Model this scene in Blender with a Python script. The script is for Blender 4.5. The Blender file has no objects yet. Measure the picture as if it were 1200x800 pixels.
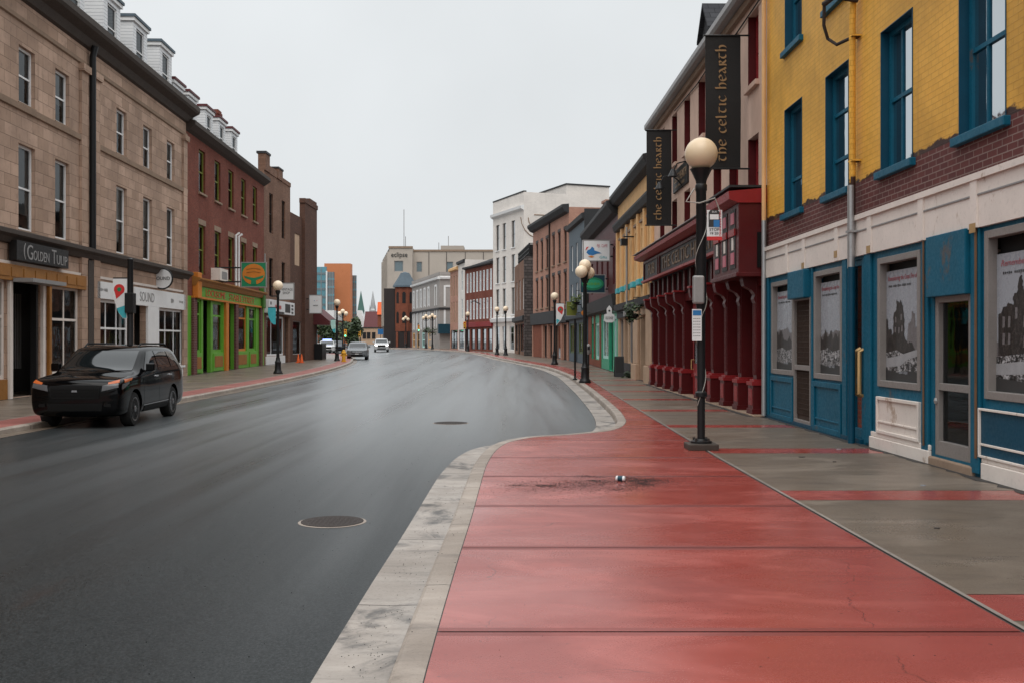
import bpy, bmesh, math, random
from mathutils import Vector, Matrix
from mathutils.bvhtree import BVHTree
random.seed(7)
scene = bpy.context.scene
COL = scene.collection
rad = math.radians

# ------------------------------------------------------------------ camera, sky, sun, exposure
CAMZ = 1.87
cam_d = bpy.data.cameras.new("camera"); cam = bpy.data.objects.new("camera", cam_d); COL.objects.link(cam)
cam.location = (0, 0, CAMZ); cam.rotation_euler = (rad(90), 0, 0)
cam_d.sensor_width = 36; cam_d.lens = 36; cam_d.clip_end = 3000; cam_d.clip_start = .05
scene.camera = cam
SUN_EL, SUN_AZ = 55, 186
world = bpy.data.worlds.new("World"); scene.world = world; world.use_nodes = True
wn = world.node_tree.nodes; wl = world.node_tree.links
for n in list(wn): wn.remove(n)
w_out = wn.new('ShaderNodeOutputWorld'); w_bg = wn.new('ShaderNodeBackground')
w_sky = wn.new('ShaderNodeTexSky'); w_sky.sky_type = 'NISHITA'; w_sky.sun_disc = False
w_sky.sun_elevation = rad(SUN_EL); w_sky.sun_rotation = rad(SUN_AZ); w_sky.dust_density = 4; w_sky.air_density = 1
w_hs = wn.new('ShaderNodeHueSaturation'); w_hs.inputs['Saturation'].default_value = .22
w_mix = wn.new('ShaderNodeMix'); w_mix.data_type = 'RGBA'; w_mix.inputs['Factor'].default_value = .93
w_mix.inputs['B'].default_value = (8.35, 8.7, 8.9, 1)          # the even cloud deck
w_tc = wn.new('ShaderNodeTexCoord'); w_no = wn.new('ShaderNodeTexNoise')
w_no.inputs['Scale'].default_value = 2.2; w_no.inputs['Detail'].default_value = 5
w_map = wn.new('ShaderNodeMapRange'); w_map.inputs['From Min'].default_value = .3; w_map.inputs['From Max'].default_value = .7
w_map.inputs['To Min'].default_value = .91; w_map.inputs['To Max'].default_value = 1.05
w_mul = wn.new('ShaderNodeVectorMath'); w_mul.operation = 'SCALE'
wl.new(w_tc.outputs['Generated'], w_no.inputs['Vector']); wl.new(w_no.outputs['Fac'], w_map.inputs['Value'])
wl.new(w_sky.outputs[0], w_hs.inputs['Color']); wl.new(w_hs.outputs[0], w_mix.inputs['A'])
w_sep = wn.new('ShaderNodeSeparateXYZ'); wl.new(w_tc.outputs['Generated'], w_sep.inputs[0])
w_zen = wn.new('ShaderNodeMapRange'); w_zen.interpolation_type = 'SMOOTHSTEP'      # an overcast sky is brightest overhead
for k_, v_ in (('From Min', .32), ('From Max', .95), ('To Min', 1), ('To Max', 2.35)): w_zen.inputs[k_].default_value = v_
wl.new(w_sep.outputs['Z'], w_zen.inputs['Value'])
w_m2 = wn.new('ShaderNodeMath'); w_m2.operation = 'MULTIPLY'; wl.new(w_zen.outputs[0], w_m2.inputs[0]); wl.new(w_map.outputs[0], w_m2.inputs[1])
wl.new(w_mix.outputs['Result'], w_mul.inputs[0]); wl.new(w_m2.outputs[0], w_mul.inputs['Scale'])
wl.new(w_mul.outputs[0], w_bg.inputs['Color']); w_bg.inputs['Strength'].default_value = .10
wl.new(w_bg.outputs[0], w_out.inputs[0])
sun_d = bpy.data.lights.new("sun", 'SUN'); sun_d.energy = 1.2; sun_d.angle = rad(50); sun_d.color = (1, .95, .88)
sun = bpy.data.objects.new("sun", sun_d); COL.objects.link(sun)
az = rad(SUN_AZ); el = rad(SUN_EL)
sdir = Vector((math.sin(az) * math.cos(el), math.cos(az) * math.cos(el), math.sin(el)))
sun.rotation_euler = sdir.to_track_quat('Z', 'Y').to_euler(); sun.location = (0, 0, 60)
vs = scene.view_settings
vs.view_transform = 'Standard'; vs.look = 'None'; vs.gamma = 1; vs.exposure = 0; vs.use_curve_mapping = False
try:
    scene.cycles.transparent_max_bounces = 12
except Exception: pass

# ------------------------------------------------------------------ materials
def _mat(name):
    m = bpy.data.materials.new(name); m.use_nodes = True
    nt = m.node_tree; b = nt.nodes['Principled BSDF']
    return m, nt, b
def lin(h):                                   # srgb triple 0-255 -> linear
    return tuple(((c / 255 / 12.92) if c <= 10 else ((c / 255 + .055) / 1.055) ** 2.4) for c in h)
def N(nt, t, **kw):
    n = nt.nodes.new(t)
    for k, v in kw.items(): setattr(n, k, v)
    return n
def noise(nt, vec, scale, detail=4, rough=.6, dist=0):
    n = N(nt, 'ShaderNodeTexNoise'); n.inputs['Scale'].default_value = scale; n.inputs['Detail'].default_value = detail
    n.inputs['Roughness'].default_value = rough; n.inputs['Distortion'].default_value = dist
    nt.links.new(vec, n.inputs['Vector']); return n.outputs['Fac']
def ramp(nt, val, a, b, lo=0, hi=1):
    n = N(nt, 'ShaderNodeMapRange'); n.interpolation_type = 'SMOOTHSTEP'
    n.inputs['From Min'].default_value = a; n.inputs['From Max'].default_value = b
    n.inputs['To Min'].default_value = lo; n.inputs['To Max'].default_value = hi
    nt.links.new(val, n.inputs['Value']); return n.outputs[0]
def mixc(nt, fac, a, b, mode='MIX'):
    n = N(nt, 'ShaderNodeMix', data_type='RGBA', blend_type=mode)
    for inp, v in (('Factor', fac), ('A', a), ('B', b)):
        if isinstance(v, (int, float)): n.inputs[inp].default_value = v
        elif isinstance(v, tuple): n.inputs[inp].default_value = (*v[:3], 1)
        else: nt.links.new(v, n.inputs[inp])
    return n.outputs['Result']
def math_(nt, op, a, b):
    n = N(nt, 'ShaderNodeMath', operation=op)
    for i, v in enumerate((a, b)):
        if isinstance(v, (int, float)): n.inputs[i].default_value = v
        else: nt.links.new(v, n.inputs[i])
    return n.outputs[0]
def bump(nt, b, h, strength=.3, dist=.01):
    n = N(nt, 'ShaderNodeBump'); n.inputs['Strength'].default_value = strength; n.inputs['Distance'].default_value = dist
    nt.links.new(h, n.inputs['Height']); nt.links.new(n.outputs[0], b.inputs['Normal'])
def scaled(nt, vec, s):
    n = N(nt, 'ShaderNodeMapping'); n.inputs['Scale'].default_value = s; nt.links.new(vec, n.inputs['Vector']); return n.outputs[0]
def uvof(nt): return N(nt, 'ShaderNodeTexCoord').outputs['UV']
def obof(nt): return N(nt, 'ShaderNodeTexCoord').outputs['Object']

def paint(name, col, rough=.5, var=.25, scale=2.5, grime=.35, bmp=.05, metallic=0, streak=False, spec=.28):
    """painted or plain surface with uneven tone, faint streaks and dirt"""
    m, nt, b = _mat(name); o = obof(nt)
    big = noise(nt, o, scale, 5)
    c = mixc(nt, ramp(nt, big, .3, .7, 0, var), col, tuple(x * .55 for x in col))
    fine = noise(nt, scaled(nt, o, (9, 9, 1.2)) if streak else o, 1.3 if streak else scale * 9, 6, .7)
    c = mixc(nt, ramp(nt, fine, .52, .78, 0, grime), c, tuple(x * .35 + .008 for x in col))
    nt.links.new(c, b.inputs['Base Color'])
    nt.links.new(ramp(nt, fine, .3, .7, max(.05, rough - .1), min(1, rough + .15)), b.inputs['Roughness'])
    b.inputs['Metallic'].default_value = metallic; b.inputs['Specular IOR Level'].default_value = spec
    if bmp: bump(nt, b, fine, bmp * 2, .01)
    return m
def plain(name, col, rough=.5, metallic=0, emit=0, spec=.5):
    m, nt, b = _mat(name); b.inputs['Base Color'].default_value = (*col, 1); b.inputs['Roughness'].default_value = rough
    b.inputs['Metallic'].default_value = metallic; b.inputs['Specular IOR Level'].default_value = spec
    if emit:
        b.inputs['Emission Color'].default_value = (*col, 1); b.inputs['Emission Strength'].default_value = emit
    return m
def brick(name, c1, c2, mortar, bw=.23, bh=.076, ms=.012, bmp=.5, var=.4, bias=0, peel=None, rough=.85, grime=.4, off=.5, vmix=.5):
    m, nt, b = _mat(name); uv = uvof(nt)
    t = N(nt, 'ShaderNodeTexBrick'); nt.links.new(uv, t.inputs['Vector'])
    t.offset = off; t.inputs['Scale'].default_value = 1; t.inputs['Mortar Size'].default_value = ms; t.inputs['Mortar Smooth'].default_value = .3
    t.inputs['Brick Width'].default_value = bw; t.inputs['Row Height'].default_value = bh; t.inputs['Bias'].default_value = bias
    t.inputs['Color1'].default_value = (*c1, 1); t.inputs['Color2'].default_value = (*c2, 1); t.inputs['Mortar'].default_value = (*mortar, 1)
    big = noise(nt, uv, .45, 6, .65); mid = noise(nt, uv, 3.2, 6, .7)
    c = mixc(nt, ramp(nt, big, .35, .7, 0, var), t.outputs['Color'], tuple(x * .45 for x in c1))
    c = mixc(nt, ramp(nt, mid, .5, .8, 0, grime), c, tuple(x * .35 for x in c1))
    st = noise(nt, scaled(nt, uv, (2.2, .16, 1)), 1.5, 5, .65)
    c = mixc(nt, ramp(nt, st, .55, .8, 0, grime * .8), c, tuple(x * .4 for x in c2))
    if peel:                                        # paint flaked away in ragged patches
        zlo, colp = peel
        sep = N(nt, 'ShaderNodeSeparateXYZ'); nt.links.new(uv, sep.inputs[0])
        e = ramp(nt, sep.outputs[1], zlo + .05, zlo + .30, .36, 0)
        k = math_(nt, 'ADD', noise(nt, scaled(nt, uv, (.6, 1, 1)), 1.5, 8, .6, .2), e)
        pm = ramp(nt, k, .70, .76)
        c = mixc(nt, pm, c, colp)
        c = mixc(nt, ramp(nt, noise(nt, scaled(nt, uv, (3, .22, 1)), 1.4, 5), .52, .75, 0, .45), c, tuple(x * .5 for x in c1))
    nt.links.new(c, b.inputs['Base Color']); b.inputs['Roughness'].default_value = rough
    h = math_(nt, 'SUBTRACT', math_(nt, 'MULTIPLY', mid, .35), t.outputs['Fac'])
    b.inputs['Specular IOR Level'].default_value = .2; bump(nt, b, h, bmp, .012)
    return m
def glass(name, tint=.55, refl=1.0):
    m = bpy.data.materials.new(name); m.use_nodes = True; nt = m.node_tree
    for n in list(nt.nodes): nt.nodes.remove(n)
    o = N(nt, 'ShaderNodeOutputMaterial'); tr = N(nt, 'ShaderNodeBsdfTransparent'); gl = N(nt, 'ShaderNodeBsdfGlossy')
    tr.inputs[0].default_value = (tint, tint * 1.02, tint * 1.03, 1); gl.inputs['Roughness'].default_value = .03
    gl.inputs['Color'].default_value = (refl * .55, refl * .58, refl * .6, 1)
    fr = N(nt, 'ShaderNodeFresnel'); fr.inputs['IOR'].default_value = 1.55
    ob = obof(nt); bp = N(nt, 'ShaderNodeBump'); bp.inputs['Strength'].default_value = .05; bp.inputs['Distance'].default_value = .05
    nt.links.new(noise(nt, ob, 1.7, 2), bp.inputs['Height']); nt.links.new(bp.outputs[0], gl.inputs['Normal'])
    mx = N(nt, 'ShaderNodeMixShader'); nt.links.new(fr.outputs[0], mx.inputs[0]); nt.links.new(tr.outputs[0], mx.inputs[1])
    nt.links.new(gl.outputs[0], mx.inputs[2]); nt.links.new(mx.outputs[0], o.inputs[0])
    return m

def asphalt():
    m, nt, b = _mat('wet_asphalt'); o = obof(nt)
    fine = noise(nt, o, 55, 4, .8); agg = noise(nt, o, 95, 3, .85)
    stre = noise(nt, scaled(nt, o, (1.3, .10, 1)), 1.3, 4, .5, .3)
    patch = noise(nt, scaled(nt, o, (.16, .07, 1)), 1.0, 3, .45, .3)
    c = mixc(nt, ramp(nt, fine, .36, .66), (.005, .0068, .0072), (.034, .038, .040))
    c = mixc(nt, ramp(nt, agg, .58, .72, 0, .75), c, (.13, .135, .138))
    c = mixc(nt, ramp(nt, stre, .50, .80, 0, .4), c, (.010, .011, .012))
    c = mixc(nt, ramp(nt, noise(nt, scaled(nt, o, (.5, .16, 1)), 1.4, 5, .6, 1), .60, .74, 0, .4), c, (.034, .020, .016))
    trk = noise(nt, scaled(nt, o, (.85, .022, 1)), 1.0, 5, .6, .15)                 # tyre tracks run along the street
    sx = N(nt, 'ShaderNodeSeparateXYZ'); nt.links.new(o, sx.inputs[0])           # sky reflection painted into the colour: pale far centre, dark left and near
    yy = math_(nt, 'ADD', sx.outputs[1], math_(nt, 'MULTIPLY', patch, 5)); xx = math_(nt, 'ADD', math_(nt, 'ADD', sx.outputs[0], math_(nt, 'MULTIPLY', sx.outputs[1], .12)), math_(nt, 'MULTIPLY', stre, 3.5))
    sky_sheen = math_(nt, 'MULTIPLY', math_(nt, 'MULTIPLY', ramp(nt, yy, 8, 36), ramp(nt, xx, -7, -1)), ramp(nt, trk, .34, .66, .58, 1))
    c = mixc(nt, math_(nt, 'MULTIPLY', sky_sheen, .85), c, mixc(nt, fine, (.150, .160, .167), (.21, .221, .228)))  # paler grey stands in for sky mirrored in the wet road
    nt.links.new(c, b.inputs['Base Color'])
    wet = math_(nt, 'ADD', math_(nt, 'MULTIPLY', trk, .8), math_(nt, 'MULTIPLY', stre, .2))
    r = math_(nt, 'ADD', ramp(nt, wet, .34, .66, .22, .34), math_(nt, 'MULTIPLY', fine, .08))
    nt.links.new(r, b.inputs['Roughness']); nt.links.new(ramp(nt, sky_sheen, 0, .8, 1.17, 1.5), b.inputs['IOR'])
    h = math_(nt, 'ADD', math_(nt, 'MULTIPLY', agg, .6), fine)
    bump(nt, b, h, .09, .003)
    return m
def paving(name, c_a, c_b, dark, rough=(.35, .7), grain=60, stain=.5, spots=.6, crack=0):
    m, nt, b = _mat(name); o = obof(nt)
    fine = noise(nt, o, grain, 5, .75); big = noise(nt, scaled(nt, o, (.5, .9, 1)), .9, 6, .62, .5)
    mid = noise(nt, scaled(nt, o, (.6, 3.2, 1)), 1.6, 6, .65)
    c = mixc(nt, ramp(nt, big, .3, .7), c_a, c_b)
    c = mixc(nt, ramp(nt, mid, .5, .8, 0, stain), c, dark)
    c = mixc(nt, ramp(nt, fine, .52, .72, 0, .6), c, tuple(x * .45 for x in c_a))
    sp = noise(nt, o, 14, 3, .5); fade = noise(nt, scaled(nt, o, (.35, .6, 1)), 1.7, 5, .6, 1.2); scr = noise(nt, scaled(nt, o, (.5, 9, 1)), 2.2, 5, .7)
    c = mixc(nt, ramp(nt, fade, .46, .70, 0, .65), c, tuple(min(.7, x * 1.3 + .03) for x in c_a))
    c = mixc(nt, ramp(nt, scr, .56, .76, 0, .35), c, dark)
    vo = N(nt, 'ShaderNodeTexVoronoi'); vo.inputs['Scale'].default_value = 1.7; nt.links.new(o, vo.inputs['Vector'])
    c = mixc(nt, ramp(nt, vo.outputs['Distance'], .028, .020, 0, spots), c, tuple(x * .30 + .01 for x in dark))
    c = mixc(nt, ramp(nt, sp, .71, .74, 0, spots), c, tuple(x * .3 for x in c_a))
    if crack:
        ve = N(nt, 'ShaderNodeTexVoronoi', feature='DISTANCE_TO_EDGE'); ve.inputs['Scale'].default_value = .32
        wv = N(nt, 'ShaderNodeVectorMath', operation='ADD'); wn_ = N(nt, 'ShaderNodeTexNoise'); wn_.inputs['Scale'].default_value = 2.2; wn_.inputs['Detail'].default_value = 6
        nt.links.new(o, wn_.inputs['Vector']); sc_ = N(nt, 'ShaderNodeVectorMath', operation='SCALE'); sc_.inputs['Scale'].default_value = .5
        nt.links.new(wn_.outputs['Color'], sc_.inputs[0]); nt.links.new(o, wv.inputs[0]); nt.links.new(sc_.outputs[0], wv.inputs[1]); nt.links.new(wv.outputs[0], ve.inputs['Vector'])
        cm = math_(nt, 'MULTIPLY', ramp(nt, ve.outputs['Distance'], .0022, .0008, 0, crack), ramp(nt, noise(nt, o, .5, 2), .5, .6))
        c = mixc(nt, cm, c, tuple(x * .4 for x in dark))
    nt.links.new(c, b.inputs['Base Color'])
    nt.links.new(ramp(nt, math_(nt, 'ADD', math_(nt, 'MULTIPLY', big, .7), math_(nt, 'MULTIPLY', fine, .3)), .3, .7, *rough), b.inputs['Roughness'])
    bump(nt, b, fine, .14, .003)
    return m
def leafmat(name, c1, c2):
    m, nt, b = _mat(name); g = N(nt, 'ShaderNodeNewGeometry')
    c = mixc(nt, g.outputs['Random Per Island'], c1, c2); nt.links.new(c, b.inputs['Base Color']); b.inputs['Roughness'].default_value = .6
    return m

M = {}
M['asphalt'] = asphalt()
def stained(m, col, scale, a, b_, amt, sc=(1, 1, 1)):
    nt = m.node_tree; b = nt.nodes['Principled BSDF']; src = b.inputs['Base Color'].links[0].from_socket
    k = math_(nt, 'ADD', math_(nt, 'MULTIPLY', noise(nt, scaled(nt, obof(nt), sc), scale, 5, .7, .5), .92), math_(nt, 'MULTIPLY', noise(nt, obof(nt), 60, 3, .8), .08))
    nt.links.new(mixc(nt, ramp(nt, k, a, b_, 0, amt), src, col), b.inputs['Base Color']); return m
M['earth'] = paint('ground_grey', (.12, .12, .115), .8)
M['red'] = paving('red_concrete', (.315, .062, .047), (.255, .044, .034), (.17, .027, .022), (.14, .38), 70, .45, .6, .7)
M['red_dk'] = paving('dark_red_band', (.215, .038, .030), (.18, .030, .024), (.14, .02, .018), (.3, .55), 70, .4)
M['redfar'] = paving('red_paving', (.27, .080, .064), (.22, .062, .050), (.2, .045, .038), (.4, .65), 40)
M['redjoint'] = paint('red_joint', (.135, .026, .021), .6)
M['grey'] = paving('grey_concrete', (.168, .129, .097), (.108, .082, .061), (.050, .041, .035), (.24, .55), 60, .7)
M['kerb'] = paving('kerb_concrete', (.30, .25, .21), (.23, .19, .158), (.11, .09, .078), (.5, .8), 55, .6, 0)
M['pan'] = paving('gutter_concrete', (.31, .272, .24), (.24, .208, .182), (.075, .068, .063), (.45, .75), 45, .7, 0)
stained(M['pan'], (.045, .043, .041), 1.25, .51, .64, .85, (1, .7, 1)); stained(M['kerb'], (.08, .06, .045), 2.5, .56, .72, .6)
M['grime'] = paint('grime', (.05, .045, .042), .7)
M['edge'] = paving('pale_edge', (.27, .235, .205), (.2, .17, .15), (.09, .075, .065))
M['stone'] = brick('sandstone_ashlar', (.53, .365, .275), (.36, .242, .175), (.20, .135, .095), .78, .385, .010, .6, .62, rough=.9, grime=.7)
M['stone_trim'] = paint('sandstone_trim', (.30, .21, .15), .85, .4, 1.5, .5, .1)
M['stone_dark'] = paint('dark_cornice', (.060, .046, .038), .7, .3)
M['redbrick'] = brick('red_brick', (.255, .062, .039), (.165, .040, .027), (.15, .088, .063), .23, .078, .012, .5, .65, grime=.6)
M['brownbrick'] = brick('brown_brick', (.28, .145, .095), (.175, .085, .056), (.17, .125, .095), .23, .078, .012, .5, .65, grime=.6)
M['darkbrick'] = brick('dark_brick', (.145, .063, .041), (.082, .038, .028), (.10, .068, .052), .24, .08, .014, .7)
M['yellowbrick'] = brick('yellow_painted_brick', (.82, .44, .072), (.77, .40, .062), (.66, .34, .052), .23, .088, .007, .7, .6, peel=(4.48, (.045, .022, .018)), rough=.55, grime=.25)
M['maroonbrick'] = brick('maroon_brick', (.135, .042, .038), (.10, .032, .031), (.24, .17, .15), .25, .088, .009, .4, .3, rough=.7)
M['salmon'] = brick('salmon_brick', (.52, .28, .20), (.44, .22, .16), (.30, .19, .15), .23, .08, .012)
M['rustbrick'] = brick('rust_brick', (.28, .085, .045), (.22, .065, .038), (.16, .08, .06), .3, .1, .012)
M['fieldstone'] = brick('rough_grey_stone', (.14, .12, .115), (.07, .062, .06), (.03, .027, .026), .55, .28, .03, 1, .5, off=.37)
M['white_brick'] = brick('white_painted_brick', (.78, .72, .665), (.73, .67, .62), (.60, .55, .51), .3, .1, .01, .3, .2, grime=.25)
M['pinkwall'] = paint('pink_stucco', (.60, .41, .32), .8, .3, 1.2, .3, .08, streak=True)
M['cream'] = paint('cream_stucco', (.76, .46, .215), .8, .3, 1.2, .3, .06, streak=True)
M['tan'] = paint('tan_plaster', (.50, .345, .235), .8, .35, 1.4, .4, .08)
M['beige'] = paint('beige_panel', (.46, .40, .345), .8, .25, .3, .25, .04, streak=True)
M['beige_dk'] = paint('brown_grey_panel', (.10, .085, .08), .8)
M['bluegrey'] = paint('blue_grey_clapboard', (.085, .115, .14), .6, .3)
M['maroon'] = paint('maroon_clapboard', (.10, .022, .024), .55, .3)
M['charcoal'] = paint('charcoal', (.030, .030, .032), .6, .3)
M['greywall'] = paint('grey_stucco', (.33, .30, .28), .8, .25, .5)
M['pubred'] = paint('deep_red_gloss_paint', (.085, .0055, .0065), .40, .3, 1.8, .3, .03)
M['pubredhi'] = paint('bright_red_gloss_paint', (.27, .018, .020), .4, .3)
M['pubdark'] = paint('dark_fascia', (.030, .022, .021), .5)
M['teal'] = paint('petrol_blue_paint', (.002, .098, .165), .5, .35, 2.2, .45, .05)
M['teal_dk'] = paint('dark_blue_paint', (.001, .055, .10), .45, .3)
def chipped(m, col, amt=.8, lo=.66, hi=.70, sc=(1, 1, .6)):
    nt = m.node_tree; b = nt.nodes['Principled BSDF']; src = b.inputs['Base Color'].links[0].from_socket; o = obof(nt)
    k = math_(nt, 'ADD', math_(nt, 'MULTIPLY', noise(nt, scaled(nt, o, sc), 3.2, 8, .75, .3), .8), math_(nt, 'MULTIPLY', noise(nt, scaled(nt, o, sc), .8, 2, .5), .2))
    nt.links.new(mixc(nt, ramp(nt, k, lo, hi, 0, amt), src, col), b.inputs['Base Color'])
chipped(M['teal'], (.10, .075, .06), .75, .60, .66); chipped(M['pubred'], (.03, .012, .01), .6, .62, .68)
M['whitepaint'] = paint('weathered_white_paint', (.74, .66, .60), .6, .2, 1.6, .3, .06)
chipped(M['whitepaint'], (.34, .22, .14), .7, .59, .66)
M['white'] = paint('white_paint', (.75, .74, .73), .5, .15, 2, .2)
M['white_clap'] = brick('white_clapboard', (.74, .74, .74), (.72, .72, .73), (.34, .35, .37), 40, .14, .010, .6, .15, rough=.5, grime=.15)
M['lemon'] = paint('olive_green_frame', (.17, .185, .03), .5)
M['green'] = paint('lime_green_paint', (.13, .36, .035), .45, .3)
M['green_dk'] = paint('dark_green_paint', (.06, .17, .03), .5)
M['orange'] = paint('orange_paint', (.60, .20, .030), .5, .3)
M['ochre'] = paint('ochre_paint', (.32, .135, .028), .55, .35)
M['mint'] = paint('mint_paint', (.46, .72, .66), .5)
M['emerald'] = paint('emerald_paint', (.035, .36, .20), .45)
M['black'] = paint('black_iron', (.012, .012, .013), .38, .2, 3, .2, .03)
M['blackboard'] = paint('black_board', (.014, .013, .013), .5)
M['slate'] = brick('dark_roof_slate', (.045, .045, .05), (.03, .03, .034), (.012, .012, .013), .35, .2, .01, .6)
M['roof'] = paint('flat_roof_felt', (.06, .06, .06), .85)
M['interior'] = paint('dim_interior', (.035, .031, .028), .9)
M['blind'] = paint('pale_blind', (.40, .40, .385), .8)
M['glass'] = glass('window_glass')
M['shopglass'] = glass('shop_glass', .75)
M['cardglass'] = plain('car_glass', (.006, .008, .009), .04, 0, spec=.6)
M['grey_metal'] = paint('grey_metal', (.30, .29, .285), .45, .2, 3, .3, .03, metallic=.3)
M['zinc'] = paint('galvanised_metal', (.42, .42, .42), .4, .2, 4, .3, .02, metallic=.7)
M['alu'] = paint('weathered_frame', (.26, .235, .22), .45, .2, 3, .25, metallic=.2)
M['rust'] = paint('rusty_mesh', (.055, .035, .026), .75)
M['gold'] = paint('dull_gold', (.30, .18, .085), .5, .2)
M['oldgold'] = paint('faded_gilding', (.24, .16, .10), .5, .3)
M['rustpipe'] = paint('rusted_pipe', (.16, .085, .045), .7, .4, 4)
M['brass'] = paint('worn_brass', (.50, .32, .14), .4, .3, metallic=.4)
M['globe'] = plain('cream_globe', (.70, .54, .36), .35)
M['globefar'] = plain('cream_lamp_globe', (.82, .66, .48), .35)
M['paper'] = paint('poster_paper', (.31, .325, .355), .25, .08, 1, 0, 0, spec=.22)
M['ink_red'] = plain('red_ink', (.34, .10, .12), .5)
M['ink'] = plain('dark_ink', (.03, .03, .03), .5)
M['iron'] = paint('cast_iron', (.040, .031, .028), .7, .4, 12, .5, .3)
M['rubber'] = paint('tyre_rubber', (.018, .018, .018), .8)
M['rim'] = paint('alloy', (.28, .28, .29), .3, .2, metallic=.9)
M['carblack'] = plain('black_car_paint', (.0012, .0012, .0015), .06, 0, spec=.2)
M['cargrey'] = plain('grey_car_paint', (.16, .17, .18), .25, .3)
M['carwhite'] = plain('silver_car_paint', (.50, .50, .50), .25, .3)
M['carblue'] = plain('navy_car_paint', (.015, .022, .04), .25)
M['plastic'] = plain('black_plastic', (.006, .006, .006), .55, 0, spec=.15)
M['chrome'] = plain('chrome', (.65, .65, .66), .12, 1)
M['lens'] = plain('headlamp_lens', (.09, .09, .095), .12)
M['amber'] = plain('amber_lens', (.45, .10, .02), .25)
M['lit'] = plain('lit_headlamp', (1, .96, .88), .3, 0, 4)
M['litgreen'] = plain('green_signal', (.05, .9, .5), .3, 0, 3)
M['litblue'] = plain('blue_light', (.25, .35, 1), .3, 0, 3)
M['taillight'] = plain('red_tail_lamp', (.3, .01, .01), .2)
M['signal'] = paint('signal_yellow', (.65, .33, .03), .5)
M['signletter'] = plain('orange_red_letter', (.55, .07, .015), .5)
M['cone'] = paint('cone_orange', (.75, .13, .03), .5)
M['bark'] = paint('bark', (.05, .04, .032), .9)
M['leaf'] = leafmat('green_leaves', (.014, .028, .011), (.050, .078, .024))
M['leaf2'] = leafmat('yellow_green_leaves', (.16, .19, .03), (.04, .08, .02))
M['orangeclad'] = paint('orange_cladding', (.56, .20, .085), .6, .25, .15, .2)
M['copper'] = paint('copper_green', (.075, .155, .135), .6, .3)
M['signwhite'] = paint('sign_white', (.72, .72, .72), .45, .1)
M['signblue'] = plain('sign_blue', (.02, .16, .40), .4)
M['signteal'] = paint('sign_teal', (.06, .42, .48), .5, .4)
M['signred'] = plain('sign_red', (.55, .03, .03), .4)
M['signgreen'] = paint('sign_green', (.02, .22, .10), .45)
M['navy'] = paint('sign_navy', (.012, .05, .075), .45)
M['pink'] = plain('sign_pink', (.50, .13, .17), .5)
M['wire'] = plain('wire', (.35, .33, .30), .4)
M['grit'] = paint('loose_grit', (.022, .021, .021), .9)
M['facadeglass'] = paint('teal_curtain_glass', (.08, .26, .32), .15, .3, .2, .2, 0, spec=.9)
M['facadeglass2'] = paint('grey_curtain_glass', (.12, .17, .19), .15, .3, .2, .2, 0, spec=.9)
M['lit_warm'] = plain('warm_bulb', (1, .75, .45), .3, 0, 2.5)
def ruin_mat():
    m, nt, b = _mat('printed_rubble'); uv = uvof(nt)
    a = noise(nt, uv, 7, 8, .75, 1.2); c_ = noise(nt, scaled(nt, uv, (1, 2.2, 1)), 16, 6, .8, .8)
    k = math_(nt, 'ADD', math_(nt, 'MULTIPLY', a, .55), math_(nt, 'MULTIPLY', c_, .45))
    nt.links.new(mixc(nt, ramp(nt, k, .47, .57), (.006, .005, .005), (.46, .45, .46)), b.inputs['Base Color']); b.inputs['Roughness'].default_value = .35
    return m
M['rubble'] = ruin_mat()
def print_mat(name, lo, hi, t0, t1):
    m, nt, b = _mat(name); uv = uvof(nt)
    k = math_(nt, 'ADD', math_(nt, 'MULTIPLY', noise(nt, scaled(nt, uv, (1.6, .7, 1)), 9, 8, .8, .6), .6), math_(nt, 'MULTIPLY', noise(nt, uv, 40, 3, .7), .4))
    nt.links.new(mixc(nt, ramp(nt, k, t0, t1), lo, hi), b.inputs['Base Color']); b.inputs['Roughness'].default_value = .35
    return m
M['ruin'] = print_mat('printed_ruin', (.008, .006, .006), (.075, .06, .056), .44, .66)
M['ruin2'] = print_mat('printed_far_ruin', (.10, .088, .09), (.19, .175, .18), .35, .65)
M['snow'] = paint('printed_road', (.33, .33, .34), .35, .3, 6, .3, 0)
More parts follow.
